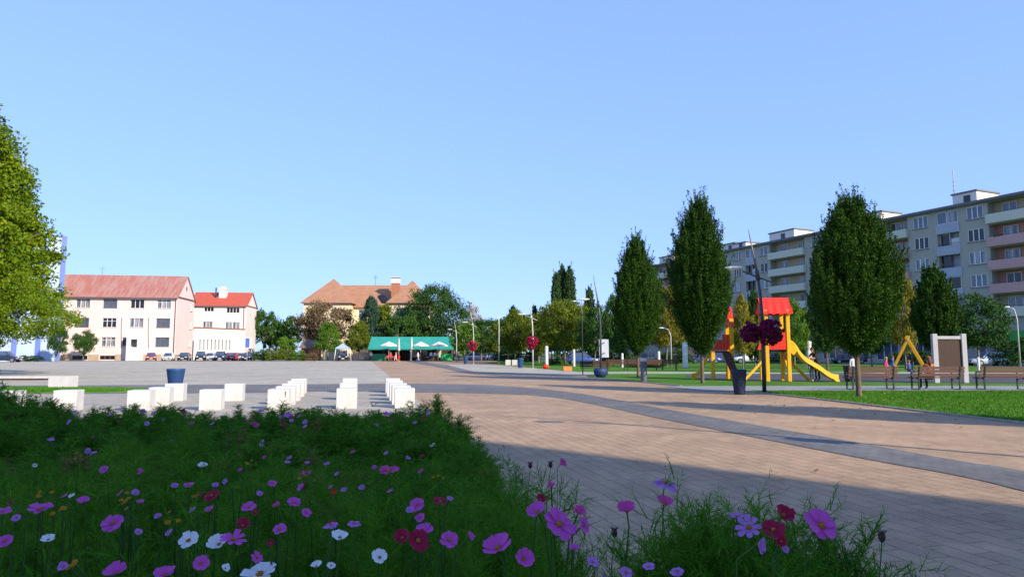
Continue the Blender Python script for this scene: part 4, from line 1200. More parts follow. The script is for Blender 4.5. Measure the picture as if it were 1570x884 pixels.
b = MB(); b.bx(-.28, .28, -.02, .02, 1.15, 2.2); bo = b.build('banner_board', mat('banner_board', (0.36, 0.42, 0.55), .5, (0.60, 0.62, 0.66), 2.2)); tag(bo, 'pale blue board fixed on the lamp above the dark blue bowl', 'board')
bo.location = (at(926, 39.8), 39.8, 0)
br = MB(); br.bar((0, 0, 1.4), (0, -.4, 1.4), .04, .04); br.bar((0, 0, 2.0), (0, -.4, 2.0), .04, .04); br.build('bracket', M['dark_metal'], bo)
mast_lamp('pale lamp with a red flower ball behind the middle blue pot', 817, 62, 1.12, 'pale_metal')
basket('red flower ball on the pale lamp behind the middle blue pot', at(816, 61.8), 61.8, zt(524.5, 61.8), .60, 'petunia_red', 50, 60, .12)
mast_lamp('pale lamp with a red flower ball right of the green pavilion', 726, 88, 1.22, 'pale_metal')
basket('pinkish red flower ball on the pale lamp right of the green pavilion', at(724, 87.7), 87.7, zt(529.5, 87.7), .70, 'petunia_red', 50, 50, .14)
mast_lamp('pale lamp with white head at the right end of the green pavilion', 700, 102, 1.12, 'pale_metal')
# the lamp outside the frame whose ball shadow lies on the grey paving band
lx, ly = 8.15, 8.35
mast_lamp('lamp beside the paving band whose pole and ball shadow cross the pink paving', 785 + lx / ly * 1042, ly)
basket('flower ball on the lamp whose shadow lies on the grey paving band', lx - .1, ly - .2, 2.2, .24, 'petunia_dark', 60, 60, .09)
t = thing('white_mast', 'thin white mast between the two lamps with red flower balls', 'mast', (at(765, 92), 92, .012))
b = MB(); b.tube([(0, 0, 0), (0, 0, 5.2), (-.1, 0, 7.3)], [.1, .075, .03], 8); b.build('pole', M['pale_metal'], t)
b = MB(); b.lathe([(.2, 0), (.2, .05), (.1, .08)], 12); b.build('base', M['pale_metal'], t)

def street_light(label, px, d, topy, reach, m='pale_metal'):
    h = zt(topy, d)
    t = thing('street_light', label, 'street lamp', (at(px, d), d, .03), 0, 'small curved street lights in the park')
    b = MB(); b.tube([(0, 0, 0), (0, 0, h * .8), (reach * .3, 0, h * .96), (reach, 0, h)], [.07, .05, .04, .035], 8); b.build('pole', M[m], t)
    l = MB(); l.ball((reach * 1.3, 0, h), (abs(reach) * .38, .14, .07)); l.build('luminaire', M['lamp_white'], t)
street_light('small curved street light right of the slim pointed tree', 1029, 66, 503, -.7)
street_light('small curved street light between the two play towers', 1141, 62, 496, -.7)
street_light('curved street light at the right edge in front of the apartment block', 1563, 58, 471, -.6)
street_light('curved street light beside the tall poplars', 893, 70, 462, -.6, 'dark_metal')

# ================================================================== bollards, posts, small things
t = thing('steel_post', 'grey cylindrical steel post on the lawn beside the slim pointed tree', 'post', (at(986.5, 33.0), 33.0, .03))
b = MB(); b.lathe([(.15, 0), (.15, 1.34), (.14, 1.36), (.001, 1.365)], 24); b.build('column', M['bollard'], t)
b = MB(); b.lathe([(.153, .98), (.155, .99), (.155, 1.13), (.153, 1.14)], 24); b.build('light_band', M['pale_metal'], t)
def pillar(label, px, d, top, base, wpx):
    z = zt(top, d); zb = max(0.03, zt(base, d)); r_ = wpx * d / FPX / 2
    t = thing('white_post', label, 'post', (at(px, d), d, .03), 0, 'white posts in the park')
    b = MB(); b.lathe([(r_, 0), (r_, z - .12), (r_ * .8, z - .05), (.001, z - .04)], 16); b.build('shaft', M['white_paint'], t)
    b = MB(); b.lathe([(r_ * 1.5, 0), (r_ * 1.5, .05), (r_, .08)], 16); b.build('base', M['kerb'], t)
pillar('tall white post standing behind the red ball', 838, 66, 530, 562, 5)
pillar('white post left of the banner lamp in front of the blue car', 880, 70, 535, 560, 3.5)
pillar('short white post behind the benches left of the steel post', 954, 64, 541, 560, 3.5)
pillar('white post right of the steel post', 1010, 66, 538, 560, 4)
pillar('thick white post left of the tall dark pointed tree', 1050.5, 62, 524, 560, 8)
pillar('white post right of the grey framed board by the silver car', 1499, 52, 547, 568, 4)
pillar('white post behind the person at the slide', 1240, 60, 522, 560, 9)
t = thing('red_ball', 'red ball shaped stool near the white post left of the orange box', 'stool', (at(836.5, 60), 60, .03))
b = MB(); b.lathe([(.001, 0), (.16, .02), (.27, .15), (.27, .27), (.18, .38), (.001, .41)], 18); b.build('seat', M['red'], t)
b = MB(); b.tube([(0, 0, .39), (0, 0, .45)], .07); b.build('cap', M['red'], t)
t = thing('orange_box', 'orange wooden box on the paving left of the benches', 'box', (at(869.5, 52), 52, .03), R(6))
M['orange'] = mat('orange_box', (0.62, 0.22, 0.06), .6, (0.55, 0.19, 0.05), 3)
b = MB(); b.bx(-.33, .33, -.2, .2, .02, .33); b.build('body', M['orange'], t, bevel=.02)
b = MB(); b.bx(-.35, .35, -.22, .22, .333, .37); b.build('lid', M['orange'], t, bevel=.01)
for px, lab in ((779, 'left white block seat beside the middle blue pot'), (789, 'right white block seat beside the middle blue pot')):
    b = MB(); b.box((0, 0, .3), (.6, .6, .6)); o = b.build('block_seat', M['white_concrete'], bevel=.02)
    o.location = (at(px, 78), 78, .03); tag(o, lab, 'block seat', 'white block seats in the park')

# ================================================================== benches
def make_bench(label, loc, rz, grp):
    t = thing('park_bench', label, 'bench', loc, rz, grp)
    L = 1.9
    s = MB()
    for i in range(4):
        y = .12 + i * .105
        s.bx(-L / 2, L / 2, y - .042, y + .042, .425, .46)
    s.build('seat', M['bench_wood'], t)
    k = MB()
    for z0, z1, y0 in ((.50, .61, .045), (.635, .745, .02), (.77, .86, -.005)):
        k.bx(-L / 2, L / 2, y0 - .018, y0 + .018, z0, z1)
    k.build('backrest', M['bench_wood'], t)
    for x in (-.78, .78):
        f = MB()
        f.bar((x, .06, 0), (x, .05, .44), .05, .045); f.bar((x, .05, .44), (x, -.03, .88), .05, .04)
        f.bar((x, .50, 0), (x, .50, .42), .05, .045); f.bar((x, .05, .41), (x, .53, .41), .05, .03)
        f.bar((x, .0, .64), (x, .5, .64), .05, .03); f.bar((x, .50, .42), (x, .50, .64), .045, .035)
        f.bar((x, .04, .006), (x, .53, .006), .06, .012)
        f.build('leg', M['black_iron'], t)
    return t
PB = 'brown slatted park benches'
bn = make_bench('brown slatted bench behind the trunk of the egg shaped tree', (at(1338, 25.9), 25.9, .03), R(2), PB)
dup(bn, 'brown slatted bench with a person seated on it before the swing', (at(1439, 25.9), 25.9, .03), R(1), PB)
dup(bn, 'brown slatted bench at the right edge of the lawn', (at(1540, 25.8), 25.8, .03), R(0), PB)
dup(bn, 'dark bench just left of the blue bowl', (at(912, 43.5), 43.5, .03), R(-8), PB)
for px, lab in ((947, 'bench right of the blue bowl in the far bench row'), (972, 'bench in the far row left of the steel post'), (1001, 'bench in the far row just right of the steel post'), (1022, 'rightmost bench of the far bench row')):
    dup(bn, lab, (at(px, 55), 55, .03), R(-4), PB)

# ================================================================== playground
def play_tower_tall():
    d = 32.9
    t = thing('play_tower', 'yellow play tower with red roof and a wavy yellow slide', 'play tower', (at(1192.5, d), d, .045), R(-7))
    s = .5
    for x, y in ((-s, 0), (s, 0), (-s, 1.15), (s, 1.15)):
        p = MB(); p.bx(x - .085, x + .085, y - .085, y + .085, 0, 3.42); p.build('post', M['yellow'], t, bevel=.02)
    p = MB(); p.bx(-s - .05, s + .05, 0.09, 1.06, 1.42, 1.5); p.build('deck', M['brown_panel'], t)
    # roof: pitched, scalloped edge
    rf = MB()
    sc_ = []
    for i in range(9):
        x = -.72 + i * .18
        sc_ += [(x, 3.30 if i % 2 == 0 else 3.24)]
    yb = -.22; yt = 1.38
    for sg, ye in ((0, yb), (1, yt)):
        n = len(sc_)
        top = [(x, .58, 4.06) for x, z in sc_]; bot = [(x, ye, z) for x, z in sc_]
        o2 = .05
        vs = bot + top + [(x, y, z - o2) for x, y, z in bot] + [(x, y, z - o2) for x, y, z in top]
        for i in range(n - 1):
            q = [(i, i + 1, n + i + 1, n + i), (2 * n + i + 1, 2 * n + i, 3 * n + i, 3 * n + i + 1), (i, 2 * n + i, 2 * n + i + 1, i + 1)]
            rf.add([vs[j] for j in range(len(vs))], q) if i == 0 else rf.f.extend([[k + len(rf.v) - len(vs) for k in f] for f in q]) or rf.m.extend([0] * 3) or rf.s.extend([False] * 3)
    ro = rf.build('roof', M['red'], t)
    for x in (-.66, .66):
        g = MB(); g.prism([(yb + .05, 3.28), (yt - .05, 3.28), (.58, 4.02)], x - .025, x + .025, axis='x'); g.build('gable_board', M['red'], ro)
    # balustrades
    for (x0, x1, y0, y1) in ((-s + .09, s - .09, -.05, -.01), (-s + .09, s - .09, 1.16, 1.2)):
        b = MB()
        for i in range(5):
            a = x0 + (x1 - x0) * i / 5; b.bx(a + .006, a + (x1 - x0) / 5 - .006, y0, y1, 1.53, 2.36)
        b.build('balustrade', M['red'], t)
    b = MB(); b.bx(-s - .03, -s + .01, .09, 1.06, 1.53, 2.36); b.build('balustrade', M['red'], t)
    b = MB(); b.prism([(-s, 1.52), (-s - .45, 1.52), (-s - .18, 2.2), (-s, 2.34)], -.05, -.01, axis='y'); b.build('wing_panel', M['red'], t)
    # struts
    for a, c in (((-s - .05, .04, 1.15), (-s - 1.15, -.05, .02)), ((s + .05, 1.15, 1.25), (s + 1.25, 1.2, .02)), ((s + .05, .3, .55), (s + .05, 1.1, 1.4))):
        b = MB(); b.bar(a, c, .14, .12); b.build('strut', M['yellow'], t, bevel=.015)
    # wavy slide towards +x
    pts = [(s + .02, 1.98), (s + .25, 1.93), (s + .46, 1.70), (s + .62, 1.42), (s + .85, 1.16), (s + 1.15, 0.96), (s + 1.5, .74), (s + 1.8, .50), (s + 2.05, .36), (s + 2.33, .32)]
    pp = [(p[0], p[1]) for p in smooth(pts, 6)]
    n = len(pp)
    sl_ = MB()
    for y0, y1 in ((.28, .33), (.82, .87)):
        up = [(x, z + .02) for x, z in pp]; dn = [(x, z - .22) for x, z in pp]
        vs = [(x, y0, z) for x, z in up] + [(x, y0, z) for x, z in dn] + [(x, y1, z) for x, z in up] + [(x, y1, z) for x, z in dn]
        fs = []
        for i in range(n - 1):
            fs += [(i, n + i, n + i + 1, i + 1), (2 * n + i, 2 * n + i + 1, 3 * n + i + 1, 3 * n + i), (i, i + 1, 2 * n + i + 1, 2 * n + i), (n + i, 3 * n + i, 3 * n + i + 1, n + i + 1)]
        fs += [(0, 2 * n, 3 * n, n), (n - 1, 2 * n - 1, 4 * n - 1, 3 * n - 1)]
        sl_.add(vs, fs, 0, False)
    vs = [(x, .33, z - .15) for x, z in pp] + [(x, .82, z - .15) for x, z in pp]
    sl_.add(vs, [(i, i + 1, n + i + 1, n + i) for i in range(n - 1)], 0, True)
    sl = sl_.build('slide', M['pale_yellow'], t)
    f = MB(); xe = pp[-1][0]
    for y0 in (.285, .825): f.prism([(xe - .26, .14), (xe - .01, .16), (xe + .06, 0), (xe - .10, 0)], y0, y0 + .04, axis='y')
    f.build('slide_foot', M['pale_yellow'], sl)
    b = MB(); b.prism([(s + .1, 1.45), (s + .1, 2.0), (s + .32, 1.9), (s + .5, 1.5), (s + .3, 1.25)], .25, .275, axis='y'); b.build('slide_side', M['yellow'], sl)
play_tower_tall()

def play_tower_left():
    d = 35.0
    t = thing('play_tower', 'yellow play tower with red cap and climbing ramp half behind the tall dark tree', 'play tower', (at(1122, d), d, .045), R(-7))
    for x, y in ((0, 0), (0, 1.1)):
        p = MB(); p.bx(x - .10, x + .10, y - .09, y + .09, 0, 3.1); p.build('post', M['yellow'], t, bevel=.02)
    for x, y in ((-.95, 0), (-.78, 1.1)):
        p = MB(); p.bx(x - .09, x + .09, y - .09, y + .09, 0, 1.5); p.build('post', M['yellow'], t, bevel=.02)
    c = MB(); c.prism([(-.2, 2.75), (1.3, 2.75), (.55, 3.75)], -.12, .14, axis='x'); c.build('roof', M['red'], t)
    p = MB(); p.bx(-1.0, -.11, .05, 1.05, 1.38, 1.46); p.build('deck', M['brown_panel'], t)
    b = MB()
    for i in range(3):
        a = -.635 + i * .175
        zt_ = 2.3 - (.35 if i == 0 else 0.0); b.bx(a + .006, a + .169, -.06, -.02, 1.5, zt_)
    b.prism([(-.96, 1.5), (-.64, 1.5), (-.64, 2.1)], -.06, -.02, axis='y')
    b.build('balustrade', M['red'], t)
    r_ = MB(); r_.add([(-.5, -.05, 1.4), (-.06, -.05, 1.4), (.22, -1.0, .02), (-.12, -1.0, .02)], [(0, 3, 2, 1)]); r_.add([(-.5, -.01, 1.4), (-.06, -.01, 1.4), (.22, -.96, .02), (-.12, -.96, .02)], [(0, 1, 2, 3)])
    r_.build('climbing_ramp', M['brown_panel'], t)
    pts = [(-.98, 1.42), (-1.18, 1.12), (-1.45, .66), (-1.66, .34), (-1.9, .28)]
    pp = smooth(pts, 5); n = len(pp); sm_ = MB()
    for y0, y1 in ((.3, .35), (.8, .85)):
        vs = [(x, y0, z + .02) for x, z in pp] + [(x, y0, z - .2) for x, z in pp] + [(x, y1, z + .02) for x, z in pp] + [(x, y1, z - .2) for x, z in pp]
        fs = []
        for i in range(n - 1):
            fs += [(i, i + 1, n + i + 1, n + i), (2 * n + i, 3 * n + i, 3 * n + i + 1, 2 * n + i + 1), (i, 2 * n + i, 2 * n + i + 1, i + 1), (n + i, n + i + 1, 3 * n + i + 1, 3 * n + i)]
        sm_.add(vs, fs)
    sm_.add([(x, .35, z - .13) for x, z in pp] + [(x, .8, z - .13) for x, z in pp], [(i, n + i, n + i + 1, i + 1) for i in range(n - 1)], 0, True)
    sl = sm_.build('slide', M['yellow'], t)
    f = MB(); f.bx(-1.92, -1.8, .3, .85, 0, .12); f.build('slide_foot', M['yellow'], sl)
play_tower_left()

# swing seen end-on
d = 37.5
t = thing('swing', 'yellow A shaped swing frame behind the benches', 'swing', (at(1393, d), d, .045), R(-29))
h = zt(516, d)
for yy in (0, 2.6):
    for sx in (-1, 1):
        b = MB(); b.bar((sx * .05 + sx * -.12, yy, h), (sx * 1.0, yy - sx * .02, 0), .15, .13); b.build('leg', M['yellow'], t, bevel=.015)
b = MB(); b.tube([(0, -.1, h - .22), (0, 2.7, h - .22)], .055, 10); b.build('crossbar', M['pale_metal'], t)
for yy in (.75, 1.85):
    s = MB()
    s.tube([(-.16, yy, h - .25), (-.17, yy, .5)], .012, 5); s.tube([(.16, yy, h - .25), (.17, yy, .5)], .012, 5); s.bx(-.2, .2, yy - .1, yy + .1, .45, .49); s.build('swing_seat', M['black_iron'], t)

# framed board
d = 31.5
x0, x1 = at(1434, d), at(1477, d)
t = thing('play_board', 'brown play board in a pale grey frame behind the benches', 'play board', ((x0 + x1) / 2, d, .045), R(-3))
w2 = (x1 - x0) / 2; h = zt(513, d)
for sx in (-1, 1):
    b = MB(); b.bx(sx * w2 - .11, sx * w2 + .11, -.09, .09, 0, h)
    if sx < 0:
        for i in range(7): b.ball((sx * w2 - .11, 0, .5 + i * .24), (.045, .06, .06), 8, 6)
    b.build('post', M['lilac_metal'], t, bevel=.015)
b = MB(); b.bx(-w2 + .11, w2 - .11, -.06, .06, h - .24, h - .10); b.build('top_rail', M['lilac_metal'], t)
b = MB(); b.bx(-w2 + .112, w2 - .112, -.02, .02, .55, h - .28); b.build('panel', M['brown_panel'], t)
# ================================================================== cars
M['tyre'] = mat('tyre', (0.015, 0.015, 0.016), 0.9)
M['rim'] = mat('rim', (0.35, 0.35, 0.36), 0.35, metal=0.8)
M['headlamp'] = mat('headlamp', (0.7, 0.7, 0.72), 0.1)
M['tail_lamp'] = mat('tail_lamp', (0.45, 0.02, 0.015), 0.2)
M['plate'] = mat('plate', (0.7, 0.7, 0.66), 0.5)
def paint(n, c):
    m, nt, b = _mat(n); b.inputs['Base Color'].default_value = (*c, 1); b.inputs['Roughness'].default_value = .3
    b.inputs['Coat Weight'].default_value = .6; b.inputs['Coat Roughness'].default_value = .05
    return m
PAINT = {'red': paint('car_red', (0.40, 0.025, 0.02)), 'white': paint('car_white', (0.72, 0.72, 0.72)), 'navy': paint('car_navy', (0.012, 0.018, 0.05)),
         'black': paint('car_black', (0.012, 0.012, 0.014)), 'silver': paint('car_silver', (0.42, 0.46, 0.52)), 'blue': paint('car_blue', (0.03, 0.07, 0.28)), 'grey': paint('car_grey', (0.10, 0.11, 0.12))}
CARM = {}
def car(label, x, y, rz, colour, suv=False, grp='parked cars beside the square', z=0.024):
    key = (colour, suv)
    if key in CARM:
        return dup(CARM[key], label, (x, y, z), rz, grp)
    t = thing('parked_car', label, 'car', (x, y, z), rz, grp)
    CARM[key] = t
    L, W, H, zb = (4.5, 1.85, 1.68, .25) if suv else (4.25, 1.74, 1.46, .18)
    belt = H * .61
    st = [(-L / 2, .62, .82, .55), (-L / 2 + .12, .50, .90, .80), (-L / 2 + .6, .30, .96, .98), (-.6, .26, 1.0, 1.0), (.6, .26, 1.0, .99), (L / 2 - 1.15, .27, .99, .93), (L / 2 - .45, .32, .94, .82), (L / 2 - .1, .42, .82, .68), (L / 2, .50, .68, .58)]
    mb = MB(); n = 10; vs = []
    for x_, lo, wk, top in st:
        w = W / 2 * wk; zt_ = belt * top if top < .999 else belt; zl = zb + (lo - .26) * .5
        prof = [(-w * .88, zl), (-w * .99, zl + .10), (-w, (zl + zt_) / 2), (-w * .97, zt_ - .10), (-w * .86, zt_)]
        vs += [(x_, a, b_) for a, b_ in prof] + [(x_, -a, b_) for a, b_ in reversed(prof)]
    fs = []
    for i in range(len(st) - 1):
        for k in range(n):
            k2 = (k + 1) % n; fs.append((i * n + k, i * n + k2, (i + 1) * n + k2, (i + 1) * n + k))
    fs += [list(range(n)), [(len(st) - 1) * n + k for k in reversed(range(n))]]
    mb.add(vs, fs, 0, True)
    a0, a1, r0, r1 = (-L / 2 + .12, .95, -L / 2 + .45, .30) if suv else (-L / 2 + .25, 1.0, -L / 2 + .85, .25)
    wb, wt = W / 2 * .86, W / 2 * .66
    mb.box(((r0 + r1) / 2, 0, H - .025), (r1 - r0 + .05, wt * 2 + .06, .05))
    P = lambda a, w_, z_: (a, w_, z_)
    for sg in (-1, 1):
        for (xa, xb) in ((a0, r0), (a1, r1), ((a0 + a1) / 2 - .1, (r0 + r1) / 2 - .05)):
            mb.bar((xa, sg * wb, belt - .02), (xb, sg * wt, H - .03), .07, .07)
        mb.box((.75, sg * (W / 2 + .08), belt + .05), (.14, .16, .12))
    mb.build('body', PAINT[colour], t, bevel=0)
    g = MB()
    e = .012
    b4 = [(a0 + e, -wb, belt - .03), (a1 - e, -wb, belt - .03), (a1 - e, wb, belt - .03), (a0 + e, wb, belt - .03)]
    t4 = [(r0, -wt, H - .05), (r1, -wt, H - .05), (r1, wt, H - .05), (r0, wt, H - .05)]
    g.add(b4 + t4, [(0, 1, 5, 4), (1, 2, 6, 5), (2, 3, 7, 6), (3, 0, 4, 7)]); g.build('glazing', M['glass'], t)
    for x_ in (-L / 2 + .78, L / 2 - .82):
        for sg in (-1, 1):
            rw = .34 if suv else .31
            wmb = MB(); y0, y1 = sg * (W / 2 - .19), sg * (W / 2 + .01)
            wmb.tube([(x_, y0, rw), (x_, y1, rw)], rw, 18, 0, True); wo = wmb.build('wheel', M['tyre'], t)
            rm = MB(); rm.tube([(x_, y1 - sg * .03, rw), (x_, y1 + sg * .012, rw)], rw * .64, 14, 0, False); rm.build('rim', M['rim'], wo)
    for sg in (-1, 1):
        l = MB(); l.ball((L / 2 - .12, sg * W * .31, belt * .72), (.10, .19, .085), 10, 6); l.build('headlight', M['headlamp'], t)
        l = MB(); l.ball((-L / 2 + .08, sg * W * .36, belt * .84), (.08, .13, .11), 10, 6); l.build('tail_light', M['tail_lamp'], t)
    p = MB(); p.bx(L / 2 - .02, L / 2 + .03, -.26, .26, .38, .49); p.bx(-L / 2 - .03, -L / 2 + .02, -.26, .26, .5, .61); p.build('number_plate', M['plate'], t)
    gr = MB(); gr.bx(L / 2 - .06, L / 2 + .012, -.42, .42, .50, .60); gr.build('grille', M['tyre'], t)
    return t
D = 123.0
for px, rz, colr, suv, lab, dd in [
    (232, R(-62), 'red', False, 'red hatchback parked beside the white entrance porch', 123),
    (258.5, R(-72), 'white', False, 'white car parked between the red hatchback and a dark blue car', 123),
    (283, R(-74), 'navy', False, 'dark blue car parked right of the white car', 123),
    (308, R(-66), 'black', True, 'black off road car, tallest in the row of parked cars', 122),
    (323, R(-80), 'white', False, 'white car squeezed behind the black off road car', 127),
    (338, R(-70), 'navy', True, 'dark navy tall car right of the black off road car', 122.5),
    (353, R(-85), 'grey', False, 'dark grey car behind the navy tall car', 128),
    (361, R(95), 'red', False, 'red car near the right end of the parked row', 125),
    (371, R(-85), 'white', False, 'white car at the right end of the parked row', 126),
    (381, R(-80), 'black', False, 'black car under the blue sign at the end of the parked row', 124),
    (8, R(10), 'navy', True, 'dark car under the big leafy tree at the left edge', 104)]:
    car(lab, at(px, dd), dd, rz, colr, suv)
for px, dd, rz, colr, suv, lab in [
    (731, 136, R(8), 'white', False, 'white car behind the far lamp right of the pavilion'),
    (748, 138, R(64), 'white', True, 'taller white car left of the thin white mast'),
    (893, 86, R(5), 'blue', False, 'blue car behind the white post left of the banner lamp'),
    (1513, 76, R(180), 'silver', False, 'silver car in front of the green shop sign'),
    (1300, 88, R(170), 'navy', False, 'dark blue car behind the swing lawn left of the egg shaped tree trunk'),
    (1150, 92, R(172), 'white', True, 'white car seen between the play towers'),
    (1190, 92, R(172), 'blue', False, 'blue car seen below the red panels of the tall play tower'),
    (1080, 92, R(172), 'blue', False, 'blue car behind the trunk of the tall dark pointed tree'),
    (526.5, 121, R(-78), 'black', True, 'black car under the small pale canopy')]:
    car(lab, at(px, dd), dd, rz, colr, suv)

# blue sign at the car park
t = thing('road_sign', 'blue and white road sign on a pole at the end of the parked cars', 'sign', (at(379, 119), 119, .02))
b = MB(); b.tube([(0, 0, 0), (0, 0, 3.9)], .05, 8); b.build('pole', M['pale_metal'], t)
b = MB(); b.bx(-.75, .75, -.05, -.052 + .05, 2.2, 4.1); b.build('board', M['white_paint'], t)
b = MB(); b.bx(-.35, .35, -.07, -.052, 2.35, 3.95); b.build('symbol', M['panel_blue'], t)

# ================================================================== pavilion, hut, canopy, fence
M['teal_roof'] = mat('teal_canvas', (0.018, 0.24, 0.185), 0.7, (0.025, 0.28, 0.22), 0.7)
M['green_board'] = mat('green_boarding', (0.015, 0.16, 0.075), 0.7, (0.02, 0.19, 0.09), 2, stretch=(6, 1, 1))
M['dark_timber'] = mat('dark_timber', (0.045, 0.028, 0.02), 0.8, (0.07, 0.042, 0.03), 4)
M['canvas'] = mat('white_canvas', (0.62, 0.60, 0.55), 0.8, (0.57, 0.55, 0.51), 3)
d = 121.0
xa, xb = at(566, d), at(693, d)
t = thing('market_pavilion', 'long market pavilion with a teal green roof at the far end of the square', 'pavilion', (xa, d, .02))
L = xb - xa; ze, zr = zt(533, d), zt(516, d) + .05
rf = MB(); gable_roof(rf, 0, L, .4, 5.6, ze + .15, zr, .6, .08)
ro = rf.build('roof', M['teal_roof'], t)
v = MB(); k = int(L / .5)
for i in range(k):
    v.prism([(i * L / k, ze - .05), (i * L / k, ze - .22), (i * L / k + L / k / 2, ze - .32), ((i + 1) * L / k, ze - .22), ((i + 1) * L / k, ze - .05)], -.24, -.22, axis='y')
v.build('valance', M['teal_roof'], ro)
for i in range(7):
    p = MB(); x = .1 + (L - .2) * i / 6; p.bx(x - .07, x + .07, .0, .14, 0, ze); p.build('post', M['white_paint' if i in (3,) else 'dark_timber'], t)
w_ = MB(); w_.bx(0, L, 5.0, 5.1, 0, ze); w_.bx(0, .08, .2, 5, 0, ze); w_.bx(L - .08, L, .2, 5, 0, ze); w_.build('back_wall', M['dark_timber'], t)
c = MB(); c.bx(.2, 3.0, -.12, -.03, .0, 1.25); c.build('counter', M['green_board'], t)
c = MB(); c.bx(L - 6.5, L - 2.4, .3, .4, 0, 1.0); c.build('counter', M['dark_timber'], t)
for q in (6.9, 8.8, 11.3):
    c = MB(); c.bx(q, q + .9, 4.9, 4.98, .6, 1.9); c.build('price_board', M['canvas'], t)

def parasol(label, px, dd, topy, wd, open_=True):
    t = thing('parasol', label, 'parasol', (at(px, dd), dd, .02), 0, 'white parasols before the green pavilion')
    h = zt(topy, dd)
    p = MB(); p.tube([(0, 0, .05), (0, 0, h)], .035, 8); p.build('pole', M['white_paint'], t)
    b = MB(); b.lathe([(.3, 0), (.3, .08), (.05, .12)], 14); b.build('base', M['kerb'], t)
    c = MB()
    if open_:
        r_ = wd * dd / FPX / 2
        c.lathe([(.03, h), (r_ * .5, h - .30), (r_, h - .66), (r_ * 1.0, h - .80), (r_ * .985, h - .66), (r_ * .5, h - .33), (.03, h - .04)], 8, sm=False)
    else:
        c.lathe([(.02, h), (.10, h - .4), (.16, h - 1.4), (.24, h - 2.1), (.12, h - 2.2)], 10)
    c.build('canopy', M['canvas'], t)
parasol('open white parasol left of the closed parasols', 596, 118.5, 523.5, 29)
parasol('left closed white parasol standing like a pole', 611.5, 118, 518, 0, False)
parasol('right and thicker closed white parasol', 631, 118, 516, 0, False)
parasol('open white parasol just right of the closed parasols', 645, 118.5, 523.5, 25)
parasol('open white parasol at the right end of the pavilion', 673, 118.5, 523.5, 27)

def chair(label, x, y, rz, m):
    t = thing('cafe_chair', label, 'chair', (x, y, .02), rz, 'red cafe chairs before the pavilion')
    s = MB(); s.bx(-.22, .22, -.22, .22, .42, .47); s.build('seat', M[m], t)
    s = MB(); s.bx(-.22, .22, .19, .23, .5, .95); s.build('backrest', M[m], t)
    for sx in (-.2, .2):
        for sy in (-.2, .2):
            l = MB(); l.tube([(sx, sy, 0), (sx * .95, sy * .95, .42)], .02, 6); l.build('leg', M[m], t)
    return t
c0 = chair('leftmost red cafe chair under the open left parasol', at(594.5, 117), 117, R(40), 'red')
for px, dd, rz, lab in [(599.5, 117.6, 200, 'second red cafe chair from the left'), (603.5, 116.6, 90, 'middle red cafe chair of the five'), (607, 117.4, 20, 'fourth red cafe chair from the left'), (610.5, 116.8, 250, 'rightmost red cafe chair beside the closed parasol')]:
    dup(c0, lab, (at(px, dd), dd, .02), R(rz), 'red cafe chairs before the pavilion')
for px, dd, lab in ((601.5, 117.2, 'small cafe table among the red chairs'), (655, 117.2, 'small cafe table in front of the dark stall counter')):
    t = thing('cafe_table', lab, 'table', (at(px, dd), dd, .02), 0)
    b = MB(); b.lathe([(.001, .70), (.4, .70), (.4, .73), (.001, .735)], 18); b.build('tabletop', M['canvas'], t)
    b = MB(); b.tube([(0, 0, .02), (0, 0, .7)], .03, 8); b.lathe([(.22, 0), (.22, .03), (.001, .035)], 14); b.build('pedestal', M['black_iron'], t)
t = thing('green_stall', 'bright green covered stall box at the right end of the pavilion', 'stall', (at(684.5, 117), 117, .02))
M['bright_green'] = mat('bright_green', (0.02, 0.36, 0.07), .6, (0.03, 0.42, 0.10), 1.5)
b = MB(); b.bx(-.95, .95, -.5, .5, .12, 1.0); b.build('box', M['bright_green'], t, bevel=.05)
b = MB(); b.prism([(-1.0, 1.003), (1.0, 1.003), (.7, 1.3), (-.7, 1.3)], -.55, .55, axis='y'); b.build('cover', M['bright_green'], t)
for sx in (-.8, .8):
    b = MB(); b.bx(sx - .06, sx + .06, -.45, .45, 0, .118); b.build('skid', M['dark_timber'], t)
t = thing('wooden_hut', 'small brown hut with a dark sloping roof behind the yellow green maple', 'hut', (at(474, 126), 126, .0))
b = MB(); b.facade((-1.5, 0, 0), (1, 0), 3.0, 2.4, [(.5, 1.3, .1, 2.0)], .1); b.facade((1.5, 0, 0), (0, 1), 2.5, 2.4, []); b.facade((-1.5, 2.5, 0), (0, -1), 2.5, 2.4, []); b.build('wall', mat('hut_boards', (0.20, 0.085, 0.05), .8, (0.26, 0.11, 0.06), 3), t)
b = MB(); b.add([(-1.9, -.4, 2.3), (1.9, -.4, 2.3), (1.4, 1.3, 3.9), (-1.4, 1.3, 3.9), (-1.9, 2.9, 2.3), (1.9, 2.9, 2.3)], [(0, 1, 2, 3), (1, 5, 2), (5, 4, 3, 2), (4, 0, 3)]); b.build('roof', mat('hut_roof', (0.13, 0.09, 0.07), .85, (0.17, 0.12, 0.10), 2), t)
b = MB(); b.bx(-1.0, -.2, .09, .097, .1, 2.0); b.build('door', M['dark_timber'], t)
t = thing('canopy_tent', 'small pale canopy on white legs sheltering a black car', 'canopy', (at(525.5, 121), 121, .02))
b = MB(); b.lathe([(.02, 3.1), (1.35, 2.35), (1.5, 2.3), (1.5, 2.1)], 4, sm=False); b.build('canopy', M['panel_pale'], t, rz=R(45))
for sx in (-1.25, 1.25):
    for sy in (-1.0, 1.0):
        b = MB(); b.tube([(sx, sy, 0), (sx * .8, sy * .9, 2.2)], .07, 8); b.build('leg', M['white_paint'], t)
t = thing('slat_fence', 'dark slat fence between the pale canopy and the pavilion', 'fence', (at(541, 122), 122, .02))
Lf = at(566, 122) - at(541, 122)
b = MB()
